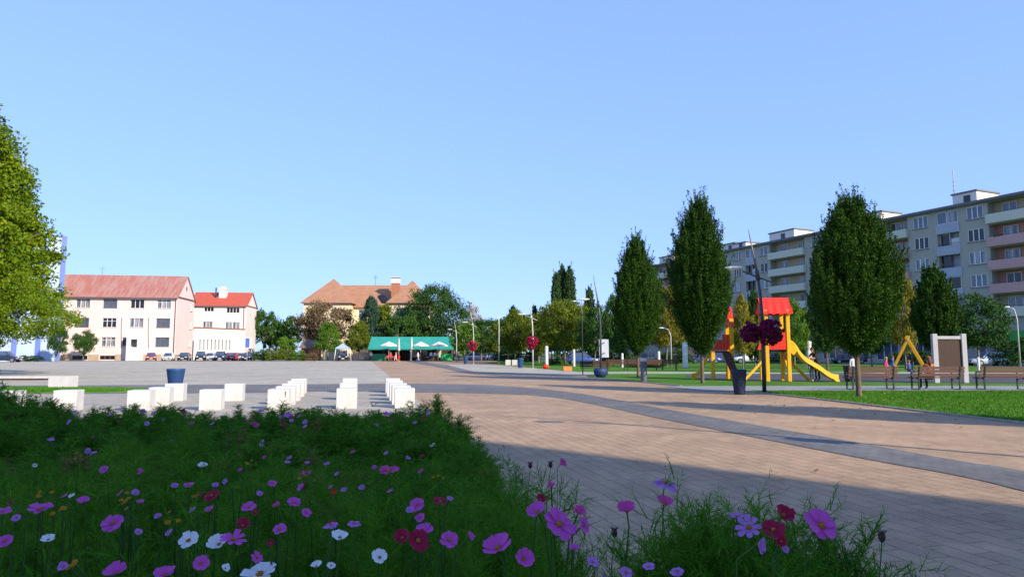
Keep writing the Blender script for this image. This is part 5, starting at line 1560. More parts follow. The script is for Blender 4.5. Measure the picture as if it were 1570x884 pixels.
for i in range(15):
    b.bx(.08 + i * Lf / 15, .08 + (i + .6) * Lf / 15, -.02, .02, .1, 1.5)
b.build('slats', M['dark_metal'], t)
for i in range(3):
    b = MB(); b.bx(i * Lf / 2 * .98, i * Lf / 2 * .98 + .09, -.06, .05, 0, 1.65); b.build('post', M['dark_metal'], t)

# ================================================================== people
SKIN = mat('skin', (0.46, 0.26, 0.17), .6)
def cloth(n, c): return mat(n, c, .9, tuple(min(1, v * 1.25) for v in c), 12)
def person(label, loc, rz, h, top, bottom, hair, pose='stand', shoes=(0.03, 0.03, 0.03), sleeve=True, long_hair=False):
    k = h / 1.70
    t = None
    J = {'pel': (0, 0, .93, .125), 'wst': (0, .0, 1.08, .105), 'chs': (0, .0, 1.28, .13), 'nek': (0, 0, 1.45, .055), 'chi': (0, -.015, 1.54, .06), 'hed': (0, -.02, 1.61, .088), 'crn': (0, -.01, 1.66, .07)}
    for s, sx in (('L', -1), ('R', 1)):
        J['sh' + s] = (sx * .17, 0, 1.39, .058); J['el' + s] = (sx * .215, .02, 1.12, .042); J['wr' + s] = (sx * .225, -.05, .88, .028); J['ha' + s] = (sx * .225, -.075, .81, .03)
        J['hi' + s] = (sx * .095, 0, .88, .09); J['kn' + s] = (sx * .10, -.01, .49, .06); J['an' + s] = (sx * .10, .02, .09, .042); J['to' + s] = (sx * .115, -.13, .04, .036)
    def mv(keys, dx=0, dy=0, dz=0):
        for q in keys:
            a = J[q]; J[q] = (a[0] + dx, a[1] + dy, a[2] + dz, a[3])
    def put(q, x, y, z): J[q] = (x, y, z, J[q][3])
    up = ['wst', 'chs', 'nek', 'chi', 'hed', 'crn', 'shL', 'elL', 'wrL', 'haL', 'shR', 'elR', 'wrR', 'haR']
    if pose == 'sit':
        for q in up + ['pel', 'hiL', 'hiR']: mv([q], 0, 0, -.40)
        for s, sx in (('L', -1), ('R', 1)):
            put('kn' + s, sx * .12, -.42, .50); put('an' + s, sx * .12, -.40, .09); put('to' + s, sx * .13, -.54, .04)
            put('el' + s, sx * .22, -.08, .76); put('wr' + s, sx * .14, -.30, .62); put('ha' + s, sx * .12, -.37, .62)
    if pose == 'reach':
        for q, f in (('wst', .05), ('chs', .14), ('nek', .22), ('chi', .27), ('hed', .30), ('crn', .31), ('shL', .19), ('shR', .19)): mv([q], 0, -f, -f * .18)
        for s, sx in (('L', -1), ('R', 1)):
            put('el' + s, sx * .22, -.34, 1.12); put('wr' + s, sx * .17, -.52, 1.16); put('ha' + s, sx * .16, -.59, 1.17)
    if pose == 'walk':
        put('knL', -.10, -.16, .50); put('anL', -.10, -.22, .10); put('toL', -.11, -.37, .06); put('knR', .10, .04, .48); put('anR', .10, .26, .11); put('toR', .11, .13, .04)
        put('elL', -.22, .10, 1.13); put('wrL', -.22, .06, .90); put('haL', -.22, .04, .83); put('elR', .22, -.06, 1.13); put('wrR', .22, -.2, .92); put('haR', .22, -.25, .86)
    if pose == 'swing':
        for q in up + ['pel', 'hiL', 'hiR']: mv([q], 0, 0, -.42)
        for s, sx in (('L', -1), ('R', 1)):
            put('kn' + s, sx * .1, -.40, .52); put('an' + s, sx * .1, -.66, .25); put('to' + s, sx * .1, -.78, .28)
            put('el' + s, sx * .24, -.12, .82); put('wr' + s, sx * .26, -.16, 1.02); put('ha' + s, sx * .26, -.16, 1.09)
    E = [('pel', 'wst', 1), ('wst', 'chs', 1), ('chs', 'nek', 1), ('nek', 'chi', 0), ('chi', 'hed', 0), ('hed', 'crn', 0)]
    for s in 'LR':
        E += [('chs', 'sh' + s, 1), ('sh' + s, 'el' + s, 1), ('el' + s, 'wr' + s, 1 if sleeve else 0), ('wr' + s, 'ha' + s, 0), ('pel', 'hi' + s, 2), ('hi' + s, 'kn' + s, 2), ('kn' + s, 'an' + s, 2), ('an' + s, 'to' + s, 3)]
    names = list(J)
    me = bpy.data.meshes.new('body_rig')
    me.from_pydata([Vector(J[q][:3]) * k for q in names], [(names.index(a), names.index(b)) for a, b, _ in E], [])
    ob = bpy.data.objects.new('body_rig', me); COL.objects.link(ob)
    ob.modifiers.new('skin', 'SKIN')
    for i, q in enumerate(names):
        sv = me.skin_vertices[0].data[i]; sv.radius = (J[q][3] * k, J[q][3] * k * (.8 if q in ('chs', 'wst', 'pel') else 1)); sv.use_root = (q == 'pel')
    sb = ob.modifiers.new('sub', 'SUBSURF'); sb.levels = 1; sb.render_levels = 1
    dg = bpy.context.evaluated_depsgraph_get(); dg.update()
    bme = bpy.data.meshes.new_from_object(ob.evaluated_get(dg))
    bpy.data.objects.remove(ob)
    mb = MB()
    segs = [(Vector(J[a][:3]) * k, Vector(J[b][:3]) * k, m_) for a, b, m_ in E]
    V = [v.co.copy() for v in bme.vertices]
    fs, ms = [], []
    for p in bme.polygons:
        c = p.center; best, bm_ = 1e9, 0
        for a, b, m_ in segs:
            ab = b - a; u_ = max(0, min(1, (c - a).dot(ab) / ab.length_squared)); dd_ = (c - a - ab * u_).length
            if dd_ < best: best, bm_ = dd_, m_
        fs.append(tuple(p.vertices)); ms.append(bm_)
    mb.v = [tuple(v) for v in V]; mb.f = [list(f) for f in fs]; mb.m = ms; mb.s = [True] * len(fs)
    # fingers and face
    for s, sx in (('L', -1), ('R', 1)):
        wv, hv = Vector(J['wr' + s][:3]) * k, Vector(J['ha' + s][:3]) * k
        dv = (hv - wv).normalized(); sd = dv.cross(Vector((sx, 0, 0))).normalized()
        for i in range(4):
            o_ = sd * ((i - 1.5) * .018 * k); ln = (.075, .085, .08, .062)[i] * k
            p1 = hv + o_ + dv * .01 * k; p2 = p1 + dv * ln * .6; p3 = p2 + (dv + Vector((-sx * .5, 0, 0))).normalized() * ln * .45
            mb.tube([p1, p2, p3], [.009 * k, .008 * k, .006 * k], 6, 0)
        th = hv - dv * .03 * k
        mb.tube([th, th + (dv + sd * 1.0).normalized() * .04 * k, th + (dv * 1.4 + sd * .9).normalized() * .075 * k], [.010 * k, .009 * k, .007 * k], 6, 0)
    hd = Vector(J['hed'][:3]) * k
    mb.ball(hd + Vector((0, -.088, -.012)) * k, (.014 * k, .02 * k, .022 * k), 8, 6, 0)
    for sx in (-1, 1):
        mb.ball(hd + Vector((sx * .033, -.078, .012)) * k, .010 * k, 8, 6, 3); mb.ball(hd + Vector((sx * .088, .0, -.005)) * k, (.012 * k, .022 * k, .032 * k), 8, 6, 0)
    mb.ball(hd + Vector((0, -.082, -.048)) * k, (.024 * k, .008 * k, .007 * k), 8, 4, 4)
    mats = [SKIN, cloth('top_cloth', top), cloth('trouser_cloth', bottom), cloth('shoe', shoes), M['petunia_red']]
    o = mb.build('person', mats, None, loc, rz)
    tag(o, label, 'person', 'people on the square')
    hm = MB(); hm.ball(hd + Vector((0, .022, .028)) * k, (.097 * k, .094 * k, .092 * k), 14, 10)
    if long_hair: hm.tube([hd + Vector((0, .07, .0)) * k, hd + Vector((0, .10, -.15)) * k, hd + Vector((0, .09, -.28)) * k], [.07 * k, .065 * k, .03 * k], 8)
    hm.build('hair', cloth('hair', hair), o)
    return o
d = 33.7
person('adult in black leaning towards the wavy yellow slide', (at(1252, d), d, .045), R(-70), 1.66, (0.012, 0.012, 0.014), (0.015, 0.016, 0.02), (0.03, 0.018, 0.012), 'reach', (0.10, 0.10, 0.10), False, True)
person('small child in grey blue trousers beside the adult in black at the slide', (at(1243, d - .35), d - .35, .045), R(-60), 1.10, (0.05, 0.04, 0.05), (0.16, 0.22, 0.32), (0.10, 0.06, 0.03), 'stand', (0.55, 0.42, 0.10))
person('person in pale grey standing behind the left bench', (at(1307, 31.5), 31.5, .045), R(20), 1.30, (0.50, 0.50, 0.54), (0.05, 0.06, 0.10), (0.02, 0.015, 0.01), 'stand')
person('child in a pink top walking behind the bench', (at(1358, 35), 35.0, .045), R(60), 1.15, (0.60, 0.06, 0.16), (0.45, 0.10, 0.22), (0.45, 0.25, 0.08), 'walk')
person('child in blue jacket running between the pink child and the swing', (at(1368, 36.3), 36.3, .045), R(80), 1.2, (0.04, 0.10, 0.26), (0.08, 0.10, 0.16), (0.12, 0.06, 0.03), 'walk')
swo = bpy.data.objects['swing']
pw = Matrix.Translation(swo.location) @ Matrix.Rotation(R(-29), 4, 'Z') @ Vector((0, .75, 0))
person('child in blue sitting on the swing', (pw.x, pw.y, .10), R(0), 1.2, (0.05, 0.09, 0.30), (0.10, 0.10, 0.22), (0.18, 0.10, 0.05), 'swing', (0.6, 0.55, 0.5))
person('person in rust orange seated on the middle bench seen from behind', (at(1423, 26.3), 26.3, .0), R(180), 1.66, (0.36, 0.11, 0.03), (0.015, 0.015, 0.02), (0.16, 0.06, 0.03), 'sit', (0.6, 0.6, 0.6), True, True)
for px, dd, h, tp, bt, ps, rz, lab in [
    (641, 116.5, 1.65, (0.75, 0.74, 0.72), (0.70, 0.69, 0.66), 'walk', 80, 'person dressed in white walking right of the closed parasols'),
    (599, 116.2, 1.6, (0.55, 0.05, 0.04), (0.10, 0.10, 0.12), 'stand', 20, 'person in red standing among the red cafe chairs'),
    (607, 115.8, 1.6, (0.70, 0.45, 0.40), (0.6, 0.55, 0.5), 'walk', -60, 'person in pale pink walking past the red cafe chairs'),
    (661, 118.2, 1.7, (0.70, 0.70, 0.68), (0.05, 0.05, 0.06), 'stand', 0, 'left of two people in white tops at the stall counter'),
    (667, 118.2, 1.7, (0.72, 0.72, 0.70), (0.05, 0.05, 0.06), 'stand', 10, 'right of two people in white tops at the stall counter'),
    (703, 112, 1.7, (0.45, 0.20, 0.28), (0.06, 0.06, 0.09), 'walk', 70, 'person in a mauve top right of the green stall box'),
    (569, 120, 1.65, (0.6, 0.5, 0.42), (0.05, 0.05, 0.06), 'stand', 0, 'person in beige at the green counter of the pavilion')]:
    person(lab, (at(px, dd), dd, .02), R(rz), h, tp, bt, (0.04, 0.025, 0.015), ps)
# ================================================================== flower bed
def bed_top(x, y):
    """height of the leaf canopy"""
    base = np.interp(y, [0.8, 1.5, 2.3, 3.3, 5, 7, 9, 11.2], [1.02, 1.00, .88, .74, .56, .46, .43, .34])
    left = np.clip((-x - y * .6) / 1.0, 0, 1) * np.clip((y - 5) / 4, 0, 1) * .17
    hump = .17 * np.exp(-((x + .75) ** 2) / .5 - ((y - 9.8) ** 2) / 3)
    lump = np.sin(5.1 * x + 1.3 * y) * np.sin(4.3 * y - 1.7 * x + 1) + .7 * np.sin(9.3 * x - 3.1 * y + 2) * np.sin(7.7 * y + 2.2 * x)
    return (base + left + hump) * (1 + (.05 + .10 * np.clip((y - 3) / 3, 0, 1)) * lump)

def right_edge(y):
    return np.interp(y, [.6, 1.15, 1.4, 1.9, 2.05, 2.4, 3.0, 4.2, 6.5, 8.5, 10.5, 11.3], [.62, .64, .66, .50, .24, .26, .30, .16, -.22, -.62, -1.02, -1.5])

def plant_template(seed, stems, leaflets, threads, tl=.055, tk=1.0, zlo=.66):
    """one feathery cosmos plume: wiry stems with whorls of thread leaves, unit height; all triangles"""
    r = np.random.default_rng(seed)
    T = []
    for s in range(stems):
        a = r.uniform(0, 2 * PI); ln = r.uniform(.01, .085); tipz = r.uniform(zlo, 1.0) if s else 1.0
        tip = np.array([math.cos(a) * ln, math.sin(a) * ln, tipz]); w = .0026
        side = np.array([-math.sin(a), math.cos(a), 0]) * w
        T.append((-side, side, tip))
        t = 1 - r.uniform(0, 1, leaflets) ** 1.3 * .72
        b = r.uniform(0, 2 * PI, leaflets); el = r.uniform(.35, 1.25, leaflets)
        fl = r.uniform(.6, 1.25, leaflets) * (.045 + .085 * (1 - t) / .72 + .02)
        for i in range(leaflets):
            p = tip * t[i]
            d = np.array([math.cos(b[i]) * math.cos(el[i]), math.sin(b[i]) * math.cos(el[i]), math.sin(el[i])])
            tw = np.cross(d, r.normal(size=3)); tw /= np.linalg.norm(tw) + 1e-9
            T.append((p - tw * .0016 * tk, p + tw * .0016 * tk, p + d * fl[i]))
            for kx in range(threads):
                f = .2 + .75 * kx / max(1, threads - 1)
                pp = p + d * fl[i] * f
                dd = d * .9 + tw * (1 if kx % 2 else -1) * .75 + r.normal(0, .3, 3); dd /= np.linalg.norm(dd)
                sd = np.cross(dd, d); sd /= np.linalg.norm(sd) + 1e-9
                T.append((pp - sd * .0017 * tk, pp + sd * .0017 * tk, pp + dd * tl * r.uniform(.6, 1.2) * (1.15 - .5 * f)))
    return np.array(T).reshape(-1, 3)

TPL = [plant_template(s, 6, 24, 5, .05, 1.3, .78) for s in range(6)]
TPH = [plant_template(20 + s, 8, 46, 9, .034, .72) for s in range(4)]
TPL2 = [plant_template(40 + s, 6, 20, 4, .055, 2.6, .84) for s in range(6)]
SPOTS = [(1085, 1.62, 752), (1068, 1.6, 775), (1104, 1.6, 768), (1090, 1.5, 800), (1060, 1.5, 815), (1122, 1.5, 805), (1030, 1.6, 818), (1005, 1.6, 838), (1152, 1.55, 772), (1140, 1.5, 800), (1172, 1.5, 815),
         (1228, 1.66, 776), (1212, 1.62, 792), (1242, 1.62, 800), (1215, 1.5, 830), (1250, 1.5, 838), (1285, 1.5, 842), (1318, 1.48, 846), (1335, 1.46, 860), (1300, 1.42, 858), (1185, 1.4, 845), (1150, 1.4, 845), (1115, 1.4, 842), (1080, 1.4, 848), (1045, 1.42, 855), (980, 1.55, 862), (965, 1.6, 872), (1010, 1.5, 848), (1030, 1.45, 850), (1055, 1.45, 835), (1098, 1.42, 830), (1130, 1.42, 826), (1165, 1.42, 838), (1200, 1.42, 846), (1232, 1.44, 846), (1268, 1.42, 850), (1205, 1.6, 806), (1180, 1.62, 800), (1115, 1.62, 790), (1075, 1.55, 790), (1040, 1.6, 800), (1258, 1.6, 826), (1310, 1.42, 868), (1280, 1.4, 866)]
def bed_foliage(name, ylo, yhi, n, tpls, wk, wt=1.0, spots=(), mname='cosmos_leaf'):
    V = []
    r = np.random.default_rng(int(ylo * 10) + 5)
    def add(x, y, h, tp, sw):
        a = r.uniform(0, 2 * PI); c, s = math.cos(a), math.sin(a)
        P = tp * np.array([1, 1, 1.0])
        X = (P[:, 0] * c - P[:, 1] * s) * sw + x; Y = (P[:, 0] * s + P[:, 1] * c) * sw + y
        lean = r.normal(0, .07, 2); Z = P[:, 2] * h
        V.append(np.c_[X + lean[0] * Z, Y + lean[1] * Z, Z + .03])
    cnt = 0
    while cnt < n:
        y = math.sqrt(r.uniform(ylo ** 2, yhi ** 2)); xl = -y * .80 - .4; xr = float(right_edge(y)) + r.normal(0, .05)
        x = r.uniform(xl, min(xr, y * .85 + .3))
        if x > xr: continue
        ed = np.clip((xr - x) / .3, .0, 1.0)
        h = float(bed_top(x, y)) * min(1.04 + .34 * float(np.clip((y - 3) / 4, 0, 1)), r.gamma(14, .056 + .010 * float(np.clip((y - 4) / 4, 0, 1)))) * (1 if xr - x > .12 or y > 6 else .8) * (1 + .12 * math.sin(2.9 * x + 1.7 * y) * float(np.clip((y - 3) / 2, 0, 1))) * (.78 + .22 * ed)
        add(x, y, h, tpls[r.integers(len(tpls))], wk * r.uniform(.8, 1.3)); cnt += 1
    for px, d, py in spots:
        for k in range(3):
            x = at(px, d, py) + r.normal(0, .012); add(x, d + r.normal(0, .02), zt(py, d) - .03 - .03 * k, tpls[r.integers(len(tpls))], wk * r.uniform(.9, 1.2))
    V = np.concatenate(V)
    me = arr_mesh(name, V, np.arange(len(V)).reshape(-1, 3), M[mname])
    return tag(link(name, me), kind='stuff')
M['cosmos_leaf'] = leafmat('cosmos_leaf', (0.022, 0.11, 0.006), (0.11, 0.28, 0.016), (0.21, 0.38, 0.045), .4, 2.6, .7)
bed_foliage('flower_bed_foliage', 1.15, 2.6, 300, TPH, 1.0, spots=SPOTS)
M['dry_stalk'] = leafmat('dry_stalk', (0.10, 0.09, 0.02), (0.24, 0.19, 0.05), None, .3, 2.2)
bed_foliage('flower_bed_foliage', 1.6, 8.5, 150, TPL2, 1.0, mname='dry_stalk')
bed_foliage('flower_bed_foliage', 2.6, 5.5, 900, TPL, 1.15)
bed_foliage('flower_bed_foliage', 5.5, 11.2, 2400, TPL2, 1.2)

# --- flowers
PET = {}
def petal_mat(n, c, c2):
    m, nt, b = _mat('petal_' + n)
    b.inputs['Base Color'].default_value = (*c, 1); b.inputs['Roughness'].default_value = .6; b.inputs['Specular IOR Level'].default_value = .2
    N = nt.nodes.new; Lk = nt.links.new
    tc = N('ShaderNodeTexCoord'); ns = N('ShaderNodeTexNoise'); ns.inputs['Scale'].default_value = 60; ns.inputs['Detail'].default_value = 3
    Lk(tc.outputs['Object'], ns.inputs['Vector'])
    cr = N('ShaderNodeValToRGB'); cr.color_ramp.elements[0].color = (*c, 1); cr.color_ramp.elements[1].color = (*c2, 1); cr.color_ramp.elements[0].position = .35; cr.color_ramp.elements[1].position = .7
    Lk(ns.outputs['Fac'], cr.inputs['Fac']); Lk(cr.outputs['Color'], b.inputs['Base Color'])
    t = N('ShaderNodeBsdfTranslucent'); Lk(cr.outputs['Color'], t.inputs['Color']); mx = N('ShaderNodeMixShader'); mx.inputs['Fac'].default_value = .35
    Lk(b.outputs[0], mx.inputs[1]); Lk(t.outputs[0], mx.inputs[2]); Lk(mx.outputs[0], nt.nodes['Material Output'].inputs['Surface'])
    return m
PM = {'pink': petal_mat('pink', (0.60, 0.075, 0.46), (0.70, 0.15, 0.56)), 'lilac': petal_mat('lilac', (0.46, 0.17, 0.56), (0.58, 0.27, 0.66)), 'white': petal_mat('white', (0.86, 0.86, 0.88), (0.80, 0.80, 0.84)),
      'magenta': petal_mat('magenta', (0.62, 0.05, 0.30), (0.70, 0.09, 0.38)), 'crimson': petal_mat('crimson', (0.32, 0.008, 0.05), (0.42, 0.015, 0.08)), 'red': petal_mat('red', (0.55, 0.02, 0.02), (0.62, 0.03, 0.03)),
      'yellow': petal_mat('yellow', (0.45, 0.22, 0.01), (0.52, 0.28, 0.015))}
M['disc'] = mat('flower_disc', (0.62, 0.30, 0.015), .8, (0.40, 0.16, 0.01), 300, .6, 500)
M['stem'] = mat('flower_stem', (0.025, 0.09, 0.010), .8, (0.04, 0.12, 0.014), 20)
M['bud'] = mat('flower_bud', (0.05, 0.012, 0.02), .7, (0.08, 0.03, 0.03), 60)

def petals_mesh(style, seed):
    """unit flower (diameter 1), facing +z; broad notched petals or narrow star petals"""
    r = random.Random(seed); mb = MB()
    n = 8
    for i in range(n):
        a0 = 2 * PI * i / n + r.uniform(-.06, .06); cup = r.uniform(.10, .24) if style != 'droop' else r.uniform(-.34, -.1)
        if style == 'half': cup = r.uniform(.5, .7)
        wmax = .33 if style != 'star' else .22
        L = .5 * r.uniform(.84, 1.08); tw = r.uniform(-.3, .3); cup += r.uniform(-.12, .14)
        rows = []
        for t, wd in ((.08, .22), (.32, .62), (.62, .95), (.86, 1.0), (.96, .86)):
            rr = L * t; z = cup * L * (t ** 1.4) - (.10 * L * max(0, t - .7) if style != 'droop' else 0)
            half = wmax * wd * L * .5 * 2 * .5
            for q in (-1, -.35, .35, 1):
                zz = z + .03 * abs(q) * L + tw * q * half - .02 * (abs(q) < .5)
                ext = rr + (0.0 if t < .9 else (-.03 if abs(q) == 1 else (.025 + .02 * r.random())) * L)
                x, y = ext, q * half * 2
                rows.append((x * math.cos(a0) - y * math.sin(a0), x * math.sin(a0) + y * math.cos(a0), zz + .004 * (i % 2)))
        tip = (L * .965 * math.cos(a0), L * .965 * math.sin(a0), rows[-2][2])
        fs = []
        for j in range(4):
            for q in range(3): fs.append((j * 4 + q, j * 4 + q + 1, j * 4 + 5 + q, j * 4 + 4 + q))
        mb.add(rows, fs, 0, True)
    return mb
def disc_mesh():
    mb = MB(); mb.ball((0, 0, .015), (.105, .105, .06), 12, 8)
    r = random.Random(2)
    for i in range(26):
        a, q = r.uniform(0, 6.28), r.uniform(0, .095); mb.ball((q * math.cos(a), q * math.sin(a), .055 + .02 * (1 - q / .1)), .014, 5, 4)
    return mb
FL_ME = {}
def flower_meshes(style, colour, var):
    key = (style, colour, var)
    if key not in FL_ME:
        o = petals_mesh(style, var * 7 + len(style)).build('petals', PM[colour]); FL_ME[key] = o.data; bpy.data.objects.remove(o)
    if 'disc' not in FL_ME:
        o = disc_mesh().build('disc', M['disc']); FL_ME['disc'] = o.data; bpy.data.objects.remove(o)
    return FL_ME[key], FL_ME['disc']

CW = {'pink': 'pink', 'lilac': 'lilac', 'white': 'white', 'magenta': 'bright magenta', 'crimson': 'dark crimson', 'red': 'red', 'yellow': 'small yellow'}
def flower(px, py, wpx, colour, label, face=(0, -.6, .8), style='broad', var=0, single=False):
    v = (442.0 - py) / FPX
    dy, dz, dx = CT - v * ST, ST + v * CT, (px - 785.0) / FPX
    d = 1.12
    while d < 11.4:
        x, z = dx / dy * d, CAM_H + dz / dy * d
        if z <= float(bed_top(x, d)) * 1.02 + (.06 if py > 656 else .15): break
        d += .03
    x = dx / dy * d; z = CAM_H + dz / dy * d
    dia = min(.11, max(.012, wpx * d / FPX * .90))
    fv = Vector((face[0] + random.uniform(-.2, .2), face[1] * .72, face[2] + .18)).normalized()
    q = fv.to_track_quat('Z', 'Y')
    t = thing('cosmos_flower', label, 'flower', (x, d, z), 0, 'cosmos flowers in the bed')
    me, dm = flower_meshes(style, colour, var)
    spin = Matrix.Rotation(random.uniform(0, 6.28), 4, 'Z')
    Rm = q.to_matrix().to_4x4() @ spin
    for nm, m_ in (('petals', me), ('disc', dm)):
        o = link(nm, m_, t); o.matrix_local = Rm @ Matrix.Scale(dia, 4)
    s = MB(); rs = max(.0016, dia * .022)
    b = -fv * dia * .06; z0 = -min(z - .05, .30)
    s.tube([b, b + Vector((-fv.x * .035, -fv.y * .035, -.03)), (random.uniform(-.03, .03) - fv.x * .05, random.uniform(-.03, .03) - fv.y * .05, z0)], [rs, rs, rs * 1.2], 5)
    s.ball(b * .8, (dia * .07, dia * .07, dia * .07), 8, 6)
    s.build('stem', M['stem'], t)
    return t

F = [  # the flowers that stand out, one by one
    (857, 803, 56, 'pink', 'largest open pink bloom with orange centre in the middle front', (.15, -.85, .5), 'broad'),
    (1258.5, 805, 62, 'pink', 'large flat pink bloom farthest right in the bed', (.25, -.9, .35), 'broad'),
    (1148, 808, 46, 'lilac', 'pale lilac star shaped bloom with narrow petals left of the crimson cluster', (-.2, -.8, .5), 'star'),
    (1163, 834, 30, 'lilac', 'drooping lilac bloom under the star shaped bloom', (.3, -.6, -.2), 'half'),
    (1129, 791, 26, 'lilac', 'small lilac bloom just above the star shaped bloom', (0, -.3, 1), 'broad'),
    (1201, 789, 36, 'crimson', 'topmost dark crimson bloom of the cluster beside the flat pink bloom', (.3, -.8, .4), 'half'),
    (1186, 811, 36, 'crimson', 'left dark crimson bloom of the cluster beside the flat pink bloom', (-.4, -.8, .3), 'broad'),
    (1198, 829, 20, 'crimson', 'lowest and smallest dark crimson bloom of the cluster beside the flat pink bloom', (0, -.9, -.2), 'broad'),
    (1204, 841, 14, 'lilac', 'tiny lilac bloom under the crimson cluster', (0, -.8, .3), 'broad'),
    (1020, 739, 44, 'lilac', 'purple bloom seen edge on against the shaded paving', (.05, -.25, 1), 'droop'),
    (1019, 771, 30, 'magenta', 'magenta bloom under the edge on purple bloom', (.1, -.6, .7), 'half'),
    (961, 783, 34, 'magenta', 'magenta bloom left of the feathery clump at the paving edge', (-.3, -.4, .8), 'half'),
    (861, 710, 17, 'magenta', 'small magenta bloom standing highest on its thin stem before the paving', (.5, -.7, .4), 'half'),
    (845, 745, 16, 'magenta', 'small reddish pink bloom under the highest thin stemmed bloom', (0, -.4, .8), 'half'),
    (829, 765, 18, 'crimson', 'small crimson bloom above the largest pink bloom', (0, -.8, .5), 'half'),
    (824, 785, 36, 'pink', 'pink bloom touching the left side of the largest pink bloom', (-.4, -.6, .6), 'half'),
    (887, 785, 24, 'magenta', 'deep pink bloom touching the right side of the largest pink bloom', (.2, -.7, .6), 'half'),
    (896, 804, 26, 'pink', 'pink bloom hanging below right of the largest pink bloom', (.7, -.6, .1), 'broad'),
    (764, 840, 52, 'pink', 'wide pink bloom facing left in front of the largest bloom', (-.3, -.55, .6), 'half'),
    (802, 857, 36, 'pink', 'pink bloom with visible orange heart at the lower middle', (.25, -.8, .35), 'half'),
    (880, 841, 20, 'pink', 'small pink bloom straight below the largest pink bloom', (0, -.5, .8), 'half'),
    (909, 861, 24, 'lilac', 'lilac bloom low in the gap before the paving', (.4, -.5, .7), 'broad'),
    (960, 877, 24, 'lilac', 'lilac bloom at the bottom edge left of the feathery clump', (0, -.7, .6), 'broad'),
    (994, 868, 22, 'lilac', 'lilac bloom at the bottom right of the middle gap', (0, -.4, .9), 'broad'),
    (1038, 874, 22, 'lilac', 'lilac bloom at the bottom edge under the feathery clump', (0, -.6, .7), 'droop'),
    (61, 780, 42, 'pink', 'wide pink bloom at the far left seen from the side', (.1, -.35, .9), 'broad'),
    (174, 801, 36, 'pink', 'rosy pink bloom left of the white blooms', (.05, -.8, .5), 'broad'),
    (74, 827, 22, 'white', 'single white bloom near the lower left corner', (.1, -.6, .7), 'half'),
    (289, 828, 36, 'white', 'open white bloom with yellow centre, left of the white pair', (0, -.8, .5), 'broad'),
    (336, 834, 34, 'white', 'white bloom touching the wide lilac pink one', (-.2, -.7, .6), 'half'),
    (358, 827, 46, 'pink', 'wide lilac pink bloom touching a white bloom', (.2, -.4, .9), 'star'),
    (398, 880, 62, 'white', 'white bloom cut by the bottom edge', (0, -.45, .85), 'broad'),
    (381, 777, 26, 'pink', 'bright pink bloom above the white pair', (.1, -.6, .7), 'broad'),
    (324.5, 759, 26, 'crimson', 'open crimson bloom in the left middle of the bed', (0, -.8, .5), 'broad'),
    (372, 805, 24, 'crimson', 'dark crimson bloom over the wide lilac pink one', (.2, -.7, .6), 'half'),
    (308, 863, 28, 'pink', 'round pink bloom under the open white bloom', (0, -.8, .5), 'broad'),
    (394, 854, 22, 'pink', 'narrow petalled pink bloom right of the white pair', (.5, -.7, .3), 'star'),
    (178, 878, 38, 'pink', 'pink bloom cut by the bottom edge at the left', (0, -.5, .8), 'half'),
    (253, 881, 34, 'pink', 'pink bloom at the bottom edge between the white blooms', (.1, -.5, .8), 'half'),
    (429, 811, 26, 'pink', 'pink bloom left of the lone white bloom in the centre', (-.1, -.5, .8), 'broad'),
    (521, 824, 30, 'white', 'lone white bloom in the centre of the bed', (0, -.5, .85), 'half'),
    (485, 868, 20, 'white', 'small white bloom low in the centre', (0, -.4, .9), 'half'),
    (582, 854, 28, 'white', 'white bloom with curled petals below the crimson pair', (0, -.8, .4), 'half'),
    (617, 824, 28, 'crimson', 'left dark crimson bloom of the pair in the centre right', (-.2, -.8, .4), 'half'),
    (641, 828, 38, 'crimson', 'right and larger dark crimson bloom of the pair in the centre right', (.2, -.9, .3), 'broad'),
    (650, 815, 32, 'pink', 'pink bloom rising behind the crimson pair', (.2, -.5, .8), 'half'),
    (640, 773, 28, 'pink', 'pink bloom with a pale centre standing above the crimson pair', (0, -.8, .4), 'broad'),
    (645, 794, 17, 'pink', 'round pink bud like bloom between two pink blooms above the crimson pair', (0, -.9, .2), 'half'),
    (688, 827, 34, 'pink', 'pink bloom right of the crimson pair', (.3, -.7, .5), 'broad'),
    (720, 822, 16, 'pink', 'small pink bloom tilted right of the crimson pair', (.6, -.6, .4), 'half'),
    (596, 721, 34, 'magenta', 'bright raspberry bloom in the upper middle of the bed', (0, -.45, .85), 'broad'),
    (675, 768, 24, 'crimson', 'crimson bloom in the upper right of the bed', (0, -.5, .8), 'broad'),
    (451, 770, 24, 'pink', 'left pink bloom of the tilted pair in the centre', (.3, -.6, .6), 'broad'),
    (469, 785, 18, 'pink', 'right pink bloom of the tilted pair in the centre', (.4, -.6, .5), 'broad'),
    (507, 803, 24, 'lilac', 'left of two lilac blooms above the lone white bloom', (.1, -.3, 1), 'droop'),
    (542, 801, 24, 'lilac', 'right of two lilac blooms above the lone white bloom', (.1, -.3, 1), 'droop'),
    (8, 828, 24, 'pink', 'pink bloom cut by the left edge', (.2, -.8, .4), 'broad'),
    (5, 783, 22, 'pink', 'pink bloom at the left edge above another pink bloom', (.2, -.4, .9), 'broad'),
    (160, 719, 16, 'pink', 'round pink bloom high in the left of the bed', (0, -.8, .4), 'broad'),
    (129, 769, 20, 'pink', 'pink bloom between the wide side on bloom and the rosy pink one', (0, -.5, .8), 'half'),
    (310, 715, 18, 'white', 'small white bloom high in the left middle of the bed', (.2, -.4, .9), 'half'),
    (512, 755, 12, 'red', 'small scarlet bloom in the upper centre', (0, -.8, .4), 'half'),
    (470, 727, 17, 'magenta', 'small raspberry bloom left of the bright raspberry one', (0, -.5, .8), 'half'),
]
for i, f in enumerate(F):
    px, py, wp, c, lab, face, sty = f
    flower(px, py, wp, c, lab, face, sty, i % 3)

